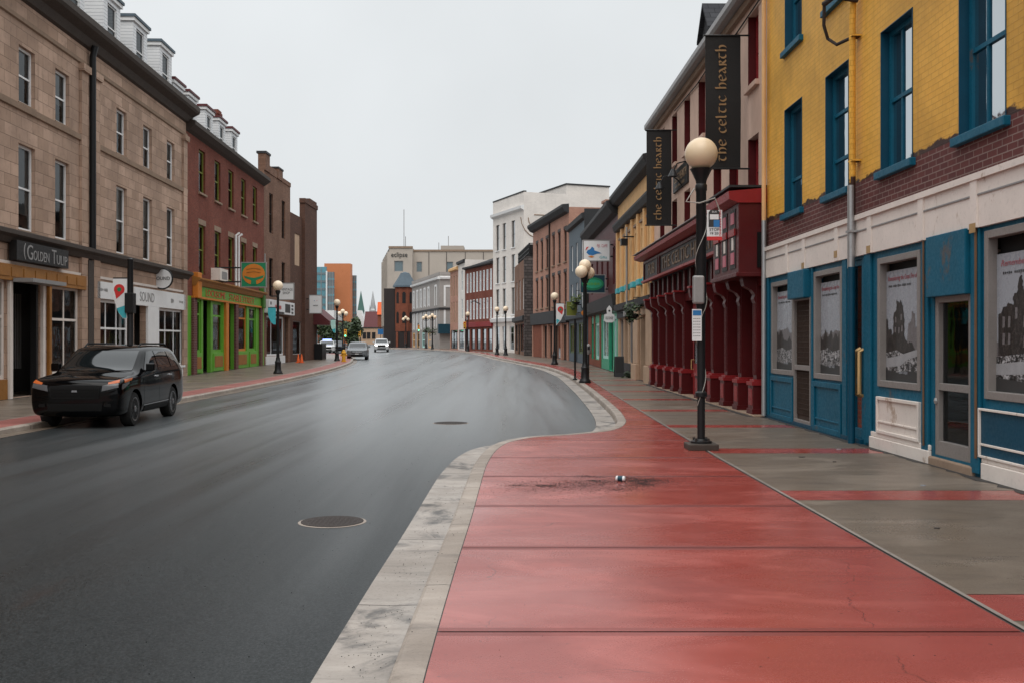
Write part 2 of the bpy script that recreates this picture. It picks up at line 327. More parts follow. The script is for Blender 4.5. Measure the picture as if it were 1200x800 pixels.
# ------------------------------------------------------------------ geometry helpers
ORG = {}
def V3(p): return Vector(p)
class MB:
    def __init__(self, P=None):
        self.v = []; self.f = []; self.m = []; self.P = P or (lambda a, b, c: Vector((a, b, c)))
    def poly(self, pts, m=0, raw=False):
        i = len(self.v); self.v += [Vector(p) if raw else self.P(*p) for p in pts]
        self.f.append(tuple(range(i, i + len(pts)))); self.m.append(m); return self
    def faces(self, pts, fs, m=0):
        i = len(self.v); self.v += [self.P(*p) for p in pts]
        for f in fs: self.f.append(tuple(i + k for k in f)); self.m.append(m)
        return self
    def box(self, a0, a1, b0, b1, c0, c1, m=0):
        pts = [(a0, b0, c0), (a1, b0, c0), (a1, b1, c0), (a0, b1, c0), (a0, b0, c1), (a1, b0, c1), (a1, b1, c1), (a0, b1, c1)]
        return self.faces(pts, [(0, 3, 2, 1), (4, 5, 6, 7), (0, 1, 5, 4), (1, 2, 6, 5), (2, 3, 7, 6), (3, 0, 4, 7)], m)
    def ext(self, prof, a0, a1, axis=0, m=0):
        """extrude a closed 2-D profile; axis 0: profile is (b, c); axis 1: (a, c); axis 2: (a, b)"""
        def mk(p, q): return (q, p[0], p[1]) if axis == 0 else ((p[0], q, p[1]) if axis == 1 else (p[0], p[1], q))
        n = len(prof); pts = [mk(p, a0) for p in prof] + [mk(p, a1) for p in prof]
        fs = [tuple(range(n)), tuple(range(2 * n - 1, n - 1, -1))] + [(i, (i + 1) % n, n + (i + 1) % n, n + i) for i in range(n)]
        return self.faces(pts, fs, m)
    def tube(self, path, r, n=8, m=0):
        path = [self.P(*p) for p in path]; rs = r if isinstance(r, (list, tuple)) else [r] * len(path)
        base = len(self.v); up = None
        for i, p in enumerate(path):
            d = (path[min(i + 1, len(path) - 1)] - path[max(i - 1, 0)])
            d = d.normalized() if d.length > 1e-9 else Vector((0, 0, 1))
            if up is None: up = d.orthogonal().normalized()
            x = (up - d * up.dot(d)); x = x.normalized() if x.length > 1e-6 else d.orthogonal().normalized(); up = x
            y = d.cross(x)
            for k in range(n):
                a = 2 * math.pi * k / n; self.v.append(p + (x * math.cos(a) + y * math.sin(a)) * rs[i])
        for i in range(len(path) - 1):
            for k in range(n):
                a = base + i * n + k; b = base + i * n + (k + 1) % n
                self.f.append((a, b, b + n, a + n)); self.m.append(m)
        self.f.append(tuple(base + k for k in range(n - 1, -1, -1))); self.m.append(m)
        e = base + (len(path) - 1) * n; self.f.append(tuple(e + k for k in range(n))); self.m.append(m)
        return self
    def lathe(self, prof, c=(0, 0, 0), n=16, m=0):
        base = len(self.v)
        for r, z in prof:
            for k in range(n):
                a = 2 * math.pi * k / n; self.v.append(self.P(c[0] + r * math.cos(a), c[1] + r * math.sin(a), c[2] + z))
        for i in range(len(prof) - 1):
            for k in range(n):
                a = base + i * n + k; b = base + i * n + (k + 1) % n
                self.f.append((a, b, b + n, a + n)); self.m.append(m)
        self.f.append(tuple(base + k for k in range(n - 1, -1, -1))); self.m.append(m)
        e = base + (len(prof) - 1) * n; self.f.append(tuple(e + k for k in range(n))); self.m.append(m)
        return self
    def build(self, name, mats, parent=None, F=None, smooth=False, bevel=0, recalc=True):
        if not isinstance(mats, (list, tuple)): mats = [mats]
        org = ORG.get(parent.name, Vector()) if parent else Vector()
        me = bpy.data.meshes.new(name); me.from_pydata([tuple(v - org) for v in self.v], [], self.f)
        for mt in mats: me.materials.append(M[mt] if isinstance(mt, str) else mt)
        for p, mi in zip(me.polygons, self.m): p.material_index = mi
        if recalc:
            bm = bmesh.new(); bm.from_mesh(me); bmesh.ops.recalc_face_normals(bm, faces=bm.faces); bm.to_mesh(me); bm.free()
        uv = me.uv_layers.new(name='UVMap'); t = F.t if F else Vector((1, 0, 0)); nn = F.n if F else Vector((0, 1, 0)); A = F.A if F else Vector()
        for p in me.polygons:
            no = p.normal; ds, dn, dz = abs(no.dot(t)), abs(no.dot(nn)), abs(no.z)
            for li in p.loop_indices:
                q = me.vertices[me.loops[li].vertex_index].co + org - A; s = q.dot(t); n_ = q.dot(nn); z = q.z
                uv.data[li].uv = (s, n_) if dz > max(ds, dn) else ((n_, z) if ds > dn else (s, z))
            p.use_smooth = smooth
        o = bpy.data.objects.new(name, me); COL.objects.link(o)
        if parent: o.parent = parent
        ORG[o.name] = org
        if smooth:
            try: me.set_sharp_from_angle(angle=rad(38))
            except Exception: pass
        if bevel:
            b = o.modifiers.new('bevel', 'BEVEL'); b.width = bevel; b.segments = 2; b.limit_method = 'ANGLE'; b.angle_limit = rad(40)
        return o
def tag(o, label, cat, group=None, kind=None):
    if label: o['label'] = label
    if cat: o['category'] = cat
    if group: o['group'] = group
    if kind: o['kind'] = kind
    return o
def thing(name, label, cat, loc=(0, 0, 0), group=None):
    o = bpy.data.objects.new(name, None); COL.objects.link(o); o.location = loc; o.empty_display_size = .3
    ORG[o.name] = Vector(loc); return tag(o, label, cat, group)
def struct(o): o['kind'] = 'structure'; return o
def copy_tree(o, parent=None):
    c = o.copy(); COL.objects.link(c)
    if parent: c.parent = parent
    for ch in list(o.children): copy_tree(ch, c)
    return c
def text(body, mat, parent, center, right, up, w=None, h=None, extrude=.004, shear=0, name='lettering', squeeze=None):
    """letters as a mesh, fitted in a w x h rectangle centred on a point"""
    cu = bpy.data.curves.new('lettering', 'FONT'); cu.body = body; cu.align_x = 'CENTER'; cu.align_y = 'CENTER'
    cu.extrude = .02; cu.shear = shear; cu.size = 1; cu.resolution_u = 3
    to = bpy.data.objects.new('lettering', cu); COL.objects.link(to)
    dg = bpy.context.evaluated_depsgraph_get(); dg.update()
    me = bpy.data.meshes.new_from_object(to.evaluated_get(dg)); bpy.data.objects.remove(to); bpy.data.curves.remove(cu)
    xs = [v.co.x for v in me.vertices]; ys = [v.co.y for v in me.vertices]
    W = max(xs) - min(xs); H = max(ys) - min(ys); cx = (max(xs) + min(xs)) / 2; cy = (max(ys) + min(ys)) / 2
    sx = (w / W) if w else h / H; sy = (h / H) if h else sx
    right = Vector(right).normalized(); up = Vector(up).normalized(); nn = right.cross(up); c = Vector(center)
    org = ORG.get(parent.name, Vector())
    for v in me.vertices:
        v.co = c + right * ((v.co.x - cx) * sx) + up * ((v.co.y - cy) * sy) + nn * (v.co.z / .02 * extrude) - org
    me.materials.clear(); me.materials.append(M[mat]); me.name = name
    o = bpy.data.objects.new(name, me); COL.objects.link(o); o.parent = parent; ORG[o.name] = org
    return o

def faint_print(mat, parent, center, right, up, w, h, words=5, name='small_print'):
    """lettering too small to read in the photograph: a row of short letter-high strokes"""
    right = Vector(right).normalized(); up = Vector(up).normalized(); nn = right.cross(up); c = Vector(center); mb = MB(); n = words * 6; rr = random.Random(n)
    for i in range(n):
        if i % 6 == 5: continue
        x = -w / 2 + w * i / n; hh = h * rr.uniform(.55, 1) / 2; q = w / n * .6
        mb.poly([c + right * x - up * hh + nn * .001, c + right * (x + q) - up * hh + nn * .001, c + right * (x + q) + up * hh + nn * .001, c + right * x + up * hh + nn * .001], 0, raw=True)
    return mb.build(name, mat, parent, recalc=False)

def rise(y): return .006 * (math.sqrt((y - 35) ** 2 + 100) + (y - 35)) / 2 if y < 320 else .006 * 285.2
class Fac:
    """a facade: A near base point, B far base point (plan), n points at the street"""
    def __init__(self, A, B, side):
        self.A = Vector((A[0], A[1], 0)); self.B = Vector((B[0], B[1], 0)); d = self.B - self.A
        self.L = d.length; self.t = d.normalized()
        self.n = Vector((-self.t.y, self.t.x, 0)) if side == 'R' else Vector((self.t.y, -self.t.x, 0))
    def P(self, s, n, z): return self.A + self.t * s + self.n * n + Vector((0, 0, z))
    def s(self, px, n=0):                       # where the sight line of a photo column meets the wall plane
        k = (px - 600) / 1200; a = self.A + self.n * n
        return (k * a.y - a.x) / (self.t.x - k * self.t.y)
    def y(self, s): return self.A.y + self.t.y * s
    def z(self, px, py, n=0):
        s = self.s(px, n); return CAMZ + (400 - py) * (self.P(s, n, 0).y) / 1200
    def sy(self, Y): return (Y - self.A.y) / self.t.y
    def mb(self): return MB(self.P)
    @property
    def right(self): return self.t if self.n.cross(self.t).z > 0 and False else None
def reading(F):                                  # direction text runs for someone facing the wall
    return Vector((0, 0, 1)).cross(F.n)

def wall(F, root, zb, zt, mats, openings=(), depth=9, reveal=.2, zones=(), s0=0, s1=None, sides=True, name='wall', inner=True):
    """front wall with real openings and reveals, plus side and back walls; mats[0] front, zones=[(z0,z1,mi)]"""
    s1 = F.L if s1 is None else s1; mb = F.mb()
    S = sorted(set([s0, s1] + [max(s0, min(s1, v)) for o in openings for v in o[:2]]))
    Z = sorted(set([zb, zt] + [v for o in openings for v in o[2:4]] + [v for z in zones for v in z[:2] if zb < v < zt]))
    for i in range(len(S) - 1):
        for j in range(len(Z) - 1):
            cs, cz = (S[i] + S[i + 1]) / 2, (Z[j] + Z[j + 1]) / 2
            if any(o[0] < cs < o[1] and o[2] < cz < o[3] for o in openings): continue
            mi = next((z[2] for z in zones if z[0] <= cz <= z[1]), 0)
            mb.poly([(S[i], 0, Z[j]), (S[i + 1], 0, Z[j]), (S[i + 1], 0, Z[j + 1]), (S[i], 0, Z[j + 1])], mi)
    for (a, b, c, d) in [o[:4] for o in openings]:
        a, b = max(s0, a), min(s1, b); mi = next((z[2] for z in zones if z[0] <= (c + d) / 2 <= z[1]), 0)
        for q in ([(a, 0, c), (a, -reveal, c), (a, -reveal, d), (a, 0, d)], [(b, 0, c), (b, -reveal, c), (b, -reveal, d), (b, 0, d)],
                  [(a, 0, c), (b, 0, c), (b, -reveal, c), (a, -reveal, c)], [(a, 0, d), (b, 0, d), (b, -reveal, d), (a, -reveal, d)]):
            mb.poly(q, mi)
    if sides:
        for s in (s0, s1): mb.poly([(s, 0, zb), (s, -depth, zb), (s, -depth, zt), (s, 0, zt)], 0)
        mb.poly([(s0, -depth, zb), (s1, -depth, zb), (s1, -depth, zt), (s0, -depth, zt)], 0)
    o = mb.build(name, mats, root, F, recalc=False)
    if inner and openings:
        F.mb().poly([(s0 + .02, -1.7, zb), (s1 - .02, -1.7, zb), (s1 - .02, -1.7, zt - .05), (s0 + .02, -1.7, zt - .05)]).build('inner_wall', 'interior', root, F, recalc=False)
    return o
def win(F, root, o, frame='white', gl='glass', d=.14, fw=.06, rows=(.5,), cols=(), sill=None, blind=0, simple=False, name='window', lintel=None):
    a, b, c, e = o[:4]; mb = F.mb(); n0, n1 = -d - .05, -d + .015
    mb.box(a, a + fw, n0, n1, c, e); mb.box(b - fw, b, n0, n1, c, e)
    mb.box(a + fw, b - fw, n0, n1, c, c + fw); mb.box(a + fw, b - fw, n0, n1, e - fw, e)
    H = e - c
    for i, r in enumerate(rows): mb.box(a + fw, b - fw, n0, n1 - .012, c + H * r - fw * .35, c + H * r + fw * .35)
    for r in cols:
        x = a + (b - a) * r; mb.box(x - fw * .3, x + fw * .3, n0 + .01, n1 - .02, c + fw, e - fw)
    g = [(a + fw * .6, -d - .03, c + fw * .6), (b - fw * .6, -d - .03, c + fw * .6), (b - fw * .6, -d - .03, e - fw * .6), (a + fw * .6, -d - .03, e - fw * .6)]
    if simple:
        mb.poly(g, 1); w = mb.build(name, [frame, gl], root, F, recalc=False)
    else:
        w = mb.build(name, frame, root, F)
        F.mb().poly(g).build('glass', gl, w, F, recalc=False)
    if blind: F.mb().box(a + fw, b - fw, -d - .1, -d - .085, e - H * blind, e - .02).build('blind', 'blind', w, F)
    if sill: F.mb().box(a - .08, b + .08, -.02 - d, .1, c - .11, c - .002).build('sill', sill, w, F, bevel=.01)
    if lintel: F.mb().box(a - .1, b + .1, -.05, .012, e + .002, e + .28).build('lintel', lintel, w, F)
    return w
def cornice(F, root, prof, mat, s0=0, s1=None, name='cornice'):
    """prof: closed (n, z) outline"""
    return F.mb().ext(prof, s0, F.L if s1 is None else s1, 0).build(name, mat, root, F)
def roof_slab(F, root, z, depth=9, mat='roof', s0=0, s1=None, name='roof'):
    s1 = F.L if s1 is None else s1
    return F.mb().box(s0 + .15, s1 - .15, -depth + .15, -.15, z - .5, z - .25).build(name, mat, root, F)
def pitched(F, root, z, depth, h, mat='slate', over=.15, s0=0, s1=None, nr=None):
    s1 = F.L if s1 is None else s1; nr = -depth / 2 if nr is None else nr
    return F.mb().ext([(over - .1, z), (nr, z + h), (-depth, z), (-depth, z - .12), (over - .1, z - .12)], s0, s1, 0).build('roof', mat, root, F)
def dormer(F, root, sc, w, n0, zb, zt, depth=2.5, wallm='white_clap', roofm='charcoal', frame='white', gable=False, trim='white'):
    a, b = sc - w / 2, sc + w / 2
    mb = F.mb(); wa, wb = sc - w * .27, sc + w * .27; z0, z1 = zb + (zt - zb) * .22, zt - .22
    op = [(wa, wb, z0, z1)]
    S = [a, wa, wb, b]; Z = [zb, z0, z1, zt]
    for i in range(3):
        for j in range(3):
            if i == 1 and j == 1: continue
            mb.poly([(S[i], n0, Z[j]), (S[i + 1], n0, Z[j]), (S[i + 1], n0, Z[j + 1]), (S[i], n0, Z[j + 1])])
    for s in (a, b): mb.poly([(s, n0, zb), (s, n0 - depth, zb), (s, n0 - depth, zt), (s, n0, zt)])
    for s in (wa, wb): mb.poly([(s, n0, z0), (s, n0 - .1, z0), (s, n0 - .1, z1), (s, n0, z1)])
    if gable: mb.poly([(a, n0, zt), (b, n0, zt), (sc, n0, zt + w * .55)])
    d = mb.build('dormer', wallm, root, F, recalc=False)
    r = F.mb(); o = .14
    if gable:
        r.ext([(a - o, zt - .06), (sc, zt + w * .55 + .1), (b + o, zt - .06), (b + o, zt - .16), (sc, zt + w * .55 - .02), (a - o, zt - .16)], n0 + o, n0 - depth, 1)
    else:
        r.box(a - o, b + o, n0 - depth, n0 + o, zt + .14, zt + .26)
        F.mb().box(a - o * .6, b + o * .6, n0 - depth, n0 + o * .6, zt - .02, zt + .138).build('eave', trim, d, F)
    r.build('roof', roofm, d, F)
    wmb = F.mb(); f = .06
    for q in ((wa, wa + f, z0, z1), (wb - f, wb, z0, z1), (wa + f, wb - f, z0, z0 + f), (wa + f, wb - f, z1 - f, z1), (wa + f, wb - f, (z0 + z1) / 2 - .03, (z0 + z1) / 2 + .03)):
        wmb.box(q[0], q[1], n0 - .1, n0 - .04, q[2], q[3])
    wmb.poly([(wa, n0 - .08, z0), (wb, n0 - .08, z0), (wb, n0 - .08, z1), (wa, n0 - .08, z1)], 1)
    wmb.build('window', [frame, 'glass'], d, F, recalc=False)
    return d

def catmull(pts, y, col=1):
    """x as a smooth function of y through (x, y) points"""
    n = len(pts)
    if y <= pts[0][1]: return pts[0][0]
    if y >= pts[-1][1]: return pts[-1][0]
    i = max(k for k in range(n - 1) if pts[k][1] <= y)
    x0, y0 = pts[i]; x1, y1 = pts[i + 1]; h = y1 - y0
    def slope(k):
        if k <= 0 or k >= n - 1:
            k = max(0, min(n - 2, k)); return (pts[k + 1][0] - pts[k][0]) / (pts[k + 1][1] - pts[k][1])
        a = (pts[k][0] - pts[k - 1][0]) / (pts[k][1] - pts[k - 1][1]); b = (pts[k + 1][0] - pts[k][0]) / (pts[k + 1][1] - pts[k][1])
        return 0 if a * b <= 0 else 2 * a * b / (a + b)
    u = (y - y0) / h; m0, m1 = slope(i) * h, slope(i + 1) * h
    return x0 * (2 * u**3 - 3 * u**2 + 1) + m0 * (u**3 - 2 * u**2 + u) + x1 * (-2 * u**3 + 3 * u**2) + m1 * (u**3 - u**2)

# ------------------------------------------------------------------ ground, road, pavements, kerbs
KR = [(-.456, -12), (-.456, 5.16), (-.44, 7.5), (-.405, 10), (-.372, 13.8), (-.30, 15.6), (-.12, 17.2), (.36, 18.35), (1.18, 18.95), (1.94, 19.85), (2.30, 21.1), (2.50, 22.6),
      (2.68, 26), (2.80, 31), (2.90, 38), (2.93, 48), (2.68, 56), (2.25, 63), (1.35, 70.5), (-.7, 86), (-3.8, 114), (-7.9, 134), (-12.3, 147), (-20, 160)]
KL = [(-10.35, -12), (-10.35, 44), (-10.5, 52), (-10.95, 62), (-12, 75), (-14.2, 90), (-17, 105), (-19.5, 112)]
def kR(y): return catmull(KR, y)
def kL(y): return catmull(KL, y)
def jointX(y):
    a = 3.05 + .0125 * max(0, y - 15); b = kR(y) + .95
    return a if y < 46 else (b if y > 60 else a + (b - a) * (y - 46) / 14)
def facX(y):
    P_ = [(6.5, -12), (6.2, 23), (6.0, 40), (5.8, 69), (4.9, 78.8), (2.6, 93.8), (.9, 112), (-2.0, 121), (-5.8, 132), (-9, 148), (-12, 160)]
    return catmull(P_, y)
def grid_sheet(name, xs, ys, zf, mat, dz=0):
    mb = MB()
    nx = len(xs)
    for y in ys:
        for x in xs: mb.v.append(Vector((x, y, zf(y) + dz)))
    for j in range(len(ys) - 1):
        for i in range(nx - 1):
            a = j * nx + i; mb.f.append((a, a + 1, a + nx + 1, a + nx)); mb.m.append(0)
    return struct(mb.build(name, mat, recalc=False))
ys = [-60, -20] + [i * 3 for i in range(-4, 60)] + [190, 210, 240, 280, 330, 400, 600, 1500]
grid_sheet('ground', [-1200, -300, -60, 60, 300, 1200], ys, rise, 'earth', -.03)
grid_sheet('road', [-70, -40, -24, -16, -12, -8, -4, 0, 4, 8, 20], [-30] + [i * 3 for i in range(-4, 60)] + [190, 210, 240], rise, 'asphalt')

def jointed(pts, gap, wj=.007):
    """add points either side of every casting joint"""
    out = [pts[0]]; J = set(); acc = 0; nxt = gap
    for a, b in zip(pts, pts[1:]):
        a_, b_ = Vector(a), Vector(b); L = (b_ - a_).length
        while L > 0 and acc + L >= nxt + wj and nxt - wj > acc:
            for d_ in (nxt - wj, nxt + wj): out.append(tuple(a_.lerp(b_, (d_ - acc) / L)))
            J.add(len(out) - 2); nxt += gap
        if acc + L >= nxt - wj: nxt = max(nxt, acc + L + wj * 2 + .001)
        acc += L; out.append(b)
    return out, J
def sweep(name, pts, prof, mats, mi, gap=2.4):
    """sweep an open profile [(offset, dz)] along plan points; offset is measured to the left of travel"""
    pts, J = jointed(pts, gap); mats = list(mats) + ['grime']; mb = MB(); n = len(pts); k = len(prof)
    for i, p in enumerate(pts):
        d = Vector(pts[min(i + 1, n - 1)]) - Vector(pts[max(i - 1, 0)]); d = d.normalized(); nn = Vector((-d.y, d.x))
        for (o, dz) in prof:
            q = Vector(p) + nn * o; mb.v.append(Vector((q.x, q.y, rise(p[1]) + dz)))
    for i in range(n - 1):
        for j in range(k - 1):
            a = i * k + j; mb.f.append((a, a + 1, a + k + 1, a + k)); mb.m.append(len(mats) - 1 if i in J else mi[j])
    return struct(mb.build(name, mats, recalc=False, smooth=False))
def path(fn, y0, y1):
    out = []; y = y0
    while y < y1:
        out.append((fn(y), y))
        y += .12 if (fn is kR and 14 < y < 24) else (.6 if y < 60 else 2)
    out.append((fn(y1), y1)); return out
PR = path(kR, -12, 158); PL = path(kL, -12, 112)
kprof = [(-.03, .145), (-.006, .152), (.03, .155), (.15, .152), (.172, .14), (.185, .11), (.205, -.02)]
sweep('kerb_right', PR, kprof, ['grime', 'kerb'], [0, 1, 1, 1, 1, 1])
sweep('gutter_right', PR, [(.195, .012), (.40, .006), (.64, .012), (.655, -.02)], ['pan', 'grime'], [0, 0, 1])
kprofL = [(.012, .115), (.005, .122), (-.15, .122), (-.18, .10), (-.20, -.02)]
sweep('kerb_left', PL, kprofL, ['grime', 'kerb'], [0, 1, 1, 1])
sweep('gutter_left', PL, [(-.19, .010), (-.50, .010), (-.51, -.02)], ['grey', 'grime'], [0, 1])

# right pavement: red band, pale edging, grey flags crossed by red strips
strips = [(6.3, 6.95), (11.1, 11.8), (15.75, 16.45)] + [(20.45 + 4.7 * i, 21.1 + 4.7 * i) for i in range(12)]
strips = [(1.55, 2.2), (-3.1, -2.5)] + strips
grooves = [-3.6, -1.2, 1.25, 3.65, 6.06, 8.53, 10.7, 13.05, 15.15, 17.8] + [20.2 + 2.4 * i for i in range(25)]
cut = set([p[1] for p in PR if p[1] <= 158])
for a, b in strips: cut |= {a, b}
for g in grooves: cut |= {g - .085, g - .010, g + .010, g + .085}
for a, b in strips: cut |= {a - .012, b + .012}
cut = sorted(cut); cut = [c for i, c in enumerate(cut) if i == 0 or c - cut[i - 1] > 1e-5]
mb = MB(); mats = ['red', 'redjoint', 'edge', 'grey', 'grime', 'redfar', 'red_dk']
for y0, y1 in zip(cut, cut[1:]):
    ym = (y0 + y1) / 2; red = any(a < ym < b for a, b in strips); gro = any(abs(ym - g) < .010 for g in grooves); soft = any(abs(ym - g) < .085 for g in grooves)
    sj = any(abs(ym - e) < .013 for a, b in strips for e in (a - .006, b + .006))
    def row(f): return f(y0), f(y1), rise(y0), rise(y1)
    cols_ = [(kR, lambda y: max(jointX(y) - .03, kR(y) + .01), 1 if gro else (6 if soft else 0)),
             (lambda y: max(jointX(y) - .03, kR(y) + .01), jointX, 4), (jointX, lambda y: jointX(y) + .035, 2),
             (lambda y: jointX(y) + .035, lambda y: max(facX(y) + .6, jointX(y) + .5), 4 if sj and not red else (0 if red else 3))]
    for fa, fb, mi in cols_:
        dz = .150 - (.008 if mi in (1, 4) else 0)
        mb.poly([(fa(y0), y0, rise(y0) + dz), (fb(y0), y0, rise(y0) + dz), (fb(y1), y1, rise(y1) + dz), (fa(y1), y1, rise(y1) + dz)], mi)
struct(mb.build('pavement_right', mats, recalc=False))
# left pavement
mb = MB()
cutl = sorted(set([p[1] for p in PL] + [x for i in range(40) for x in (2.0 + i * 3, 2.03 + i * 3)]))
cutl = [c for i, c in enumerate(cutl) if (i == 0 or c - cutl[i - 1] > 1e-5) and c <= 112]
for y0, y1 in zip(cutl, cutl[1:]):
    gro = (y1 - y0) < .04
    lim = lambda y: -17.5 if y < 84 else -17.5 - (y - 84) * .9
    for fa, fb, mi in [(kL, lambda y: kL(y) - .95, 1 if gro else 0), (lambda y: kL(y) - .95, lambda y: kL(y) - 1.0, 2), (lambda y: kL(y) - 1.0, lim, 4 if gro else 3)]:
        mb.poly([(fa(y0), y0, rise(y0) + .12), (fb(y0), y0, rise(y0) + .12), (fb(y1), y1, rise(y1) + .12), (fa(y1), y1, rise(y1) + .12)], mi)
struct(mb.build('pavement_left', ['redfar', 'redjoint', 'edge', 'grey', 'grime'], recalc=False))
# ------------------------------------------------------------------ right side: the yellow building
F1 = Fac((6.11, -4), (5.80, 23.3), 'R')
R1 = thing('brick_building', 'yellow painted brick building with petrol blue windows and white and blue boarded shopfront', 'building', F1.P(F1.L / 2, 0, .15))
S1 = lambda Y: F1.sy(Y)
def span(F, px0, px1, z0, z1):
    a, b = sorted((F.s(px0), F.s(px1))); return [a, b, z0, z1]
ups = []; tops = []
for c in (21.2, 18.45, 15.68, 12.9, 10.1, 7.3, 4.5, 1.7, -1.1):
    ups.append([S1(c) - .63, S1(c) + .63, 4.56, 6.78]); tops.append([S1(c) - .6, S1(c) + .6, 8.02, 10.1])
shopz0, shopz1 = .18, 3.29
wall(F1, R1, 3.96, 11.6, ['yellowbrick', 'maroonbrick'], ups + tops, reveal=.24, zones=[(3.9, 4.555, 1)])
roof_slab(F1, R1, 11.6); cornice(F1, R1, [(-.1, 11.5), (.3, 11.6), (.35, 11.95), (-.1, 11.95)], 'teal_dk')
for i, o in enumerate(ups):
    w = win(F1, R1, o, 'teal', d=.14, fw=.085, rows=(.32,) if i == 0 else ((.28, .66) if i == 1 else (.5,)), cols=(.62,) if i in (2, 3) else (), blind=(.75, .35, .5, .3, .4, 0, .5, .3, .2)[i])
    F1.mb().box(o[0] - .1, o[1] + .1, -.2, .09, o[2] - .12, o[2] - .002).build('sill', 'teal', w, F1, bevel=.012)
    F1.mb().box(o[1] - .012, o[1] - .001, -.19, .012, o[2], o[3]).box(o[0], o[0] + .012, -.2, .012, o[2], o[3]).box(o[0], o[1], -.2, .012, o[3] - .012, o[3]).build('painted_reveal', 'teal_dk', w, F1)
for i, o in enumerate(tops):
    w = win(F1, R1, o, 'teal', d=.17, fw=.085, rows=(.5,), blind=.4 if i % 2 else .7)
    F1.mb().box(o[0] - .1, o[1] + .1, -.2, .09, o[2] - .12, o[2] - .002).build('sill', 'teal', w, F1, bevel=.012)
    F1.mb().box(o[1] - .012, o[1] - .001, -.19, .012, o[2], o[3]).box(o[0], o[0] + .012, -.2, .012, o[2], o[3]).box(o[0], o[1], -.2, .012, o[3] - .012, o[3]).build('painted_reveal', 'teal_dk', w, F1)
# white fascia: boards, pilaster blocks, grooves
fb = F1.mb(); fb.box(.0, F1.L, -.1, .06, 3.30, 3.96, 0); fb.box(0, F1.L, .06, .10, 3.90, 3.985, 0); fb.box(0, F1.L, .06, .075, 3.70, 3.72, 1)
for px in (1003, 946, 926, 985, 1024, 1085, 1148, 1260): fb.box(F1.s(px) - .09, F1.s(px) + .09, .06, .085, 3.30, 3.92, 0)
for px, z in ((1024, 3.30), (1148, 3.24), (985, 3.36), (946, 3.3)): fb.box(F1.s(px) - .07, F1.s(px) + .1, .086, .09, z, z + .12, 2)
fb.build('fascia', ['whitepaint', 'grey_metal', 'brass'], R1, F1)
# ground storey wall with shop openings
shop = {}
shop['w1'] = span(F1, 905, 931, 1.17, 3.17); shop['d1'] = span(F1, 931.5, 951, .2, 3.2); shop['w2'] = span(F1, 955, 988, 1.17, 3.2); shop['d2'] = span(F1, 996, 1010, .2, 3.25)
shop['w3'] = span(F1, 1030, 1080, 1.16, 3.19); shop['d3'] = span(F1, 1095, 1138, .30, 3.2); shop['w4'] = [S1(10.3), S1(12.78), 1.16, 3.24]
shop['w5'] = [S1(6.4), S1(8.8), 1.16, 3.24]; shop['d4'] = [S1(4.4), S1(5.5), .3, 3.2]
wall(F1, R1, -.3, 3.30, ['teal', 'whitepaint'], list(shop.values()), reveal=.12, sides=True, name='shopfront_wall')
def shopframe(o, mat='alu', fw=.1, name='shop_window'):
    a, b, c, e = o; mb = F1.mb()
    for q in ((a, a + fw, c, e), (b - fw, b, c, e), (a + fw, b - fw, c, c + fw), (a + fw, b - fw, e - fw, e)): mb.box(q[0], q[1], -.10, .03, q[2], q[3])
    return mb.build(name, mat, R1, F1, bevel=.008)
RD = reading(F1)
def jag(pts, amp):                              # broken masonry edges
    for _ in range(3):
        out = []
        for a, b in zip(pts, pts[1:] + pts[:1]):
            out.append(a); d = math.hypot(b[0] - a[0], b[1] - a[1])
            if d > .02 and min(a[1], b[1]) > .26 and .0 < (a[0] + b[0]) / 2 < 1 and not (a[0] == b[0] and a[0] in (0, 1)):
                j = min(amp, d * .25); out.append((min(1, max(0, (a[0] + b[0]) / 2 + random.uniform(-j, j))), (a[1] + b[1]) / 2 + random.uniform(-j, j)))
        pts = out
    return pts
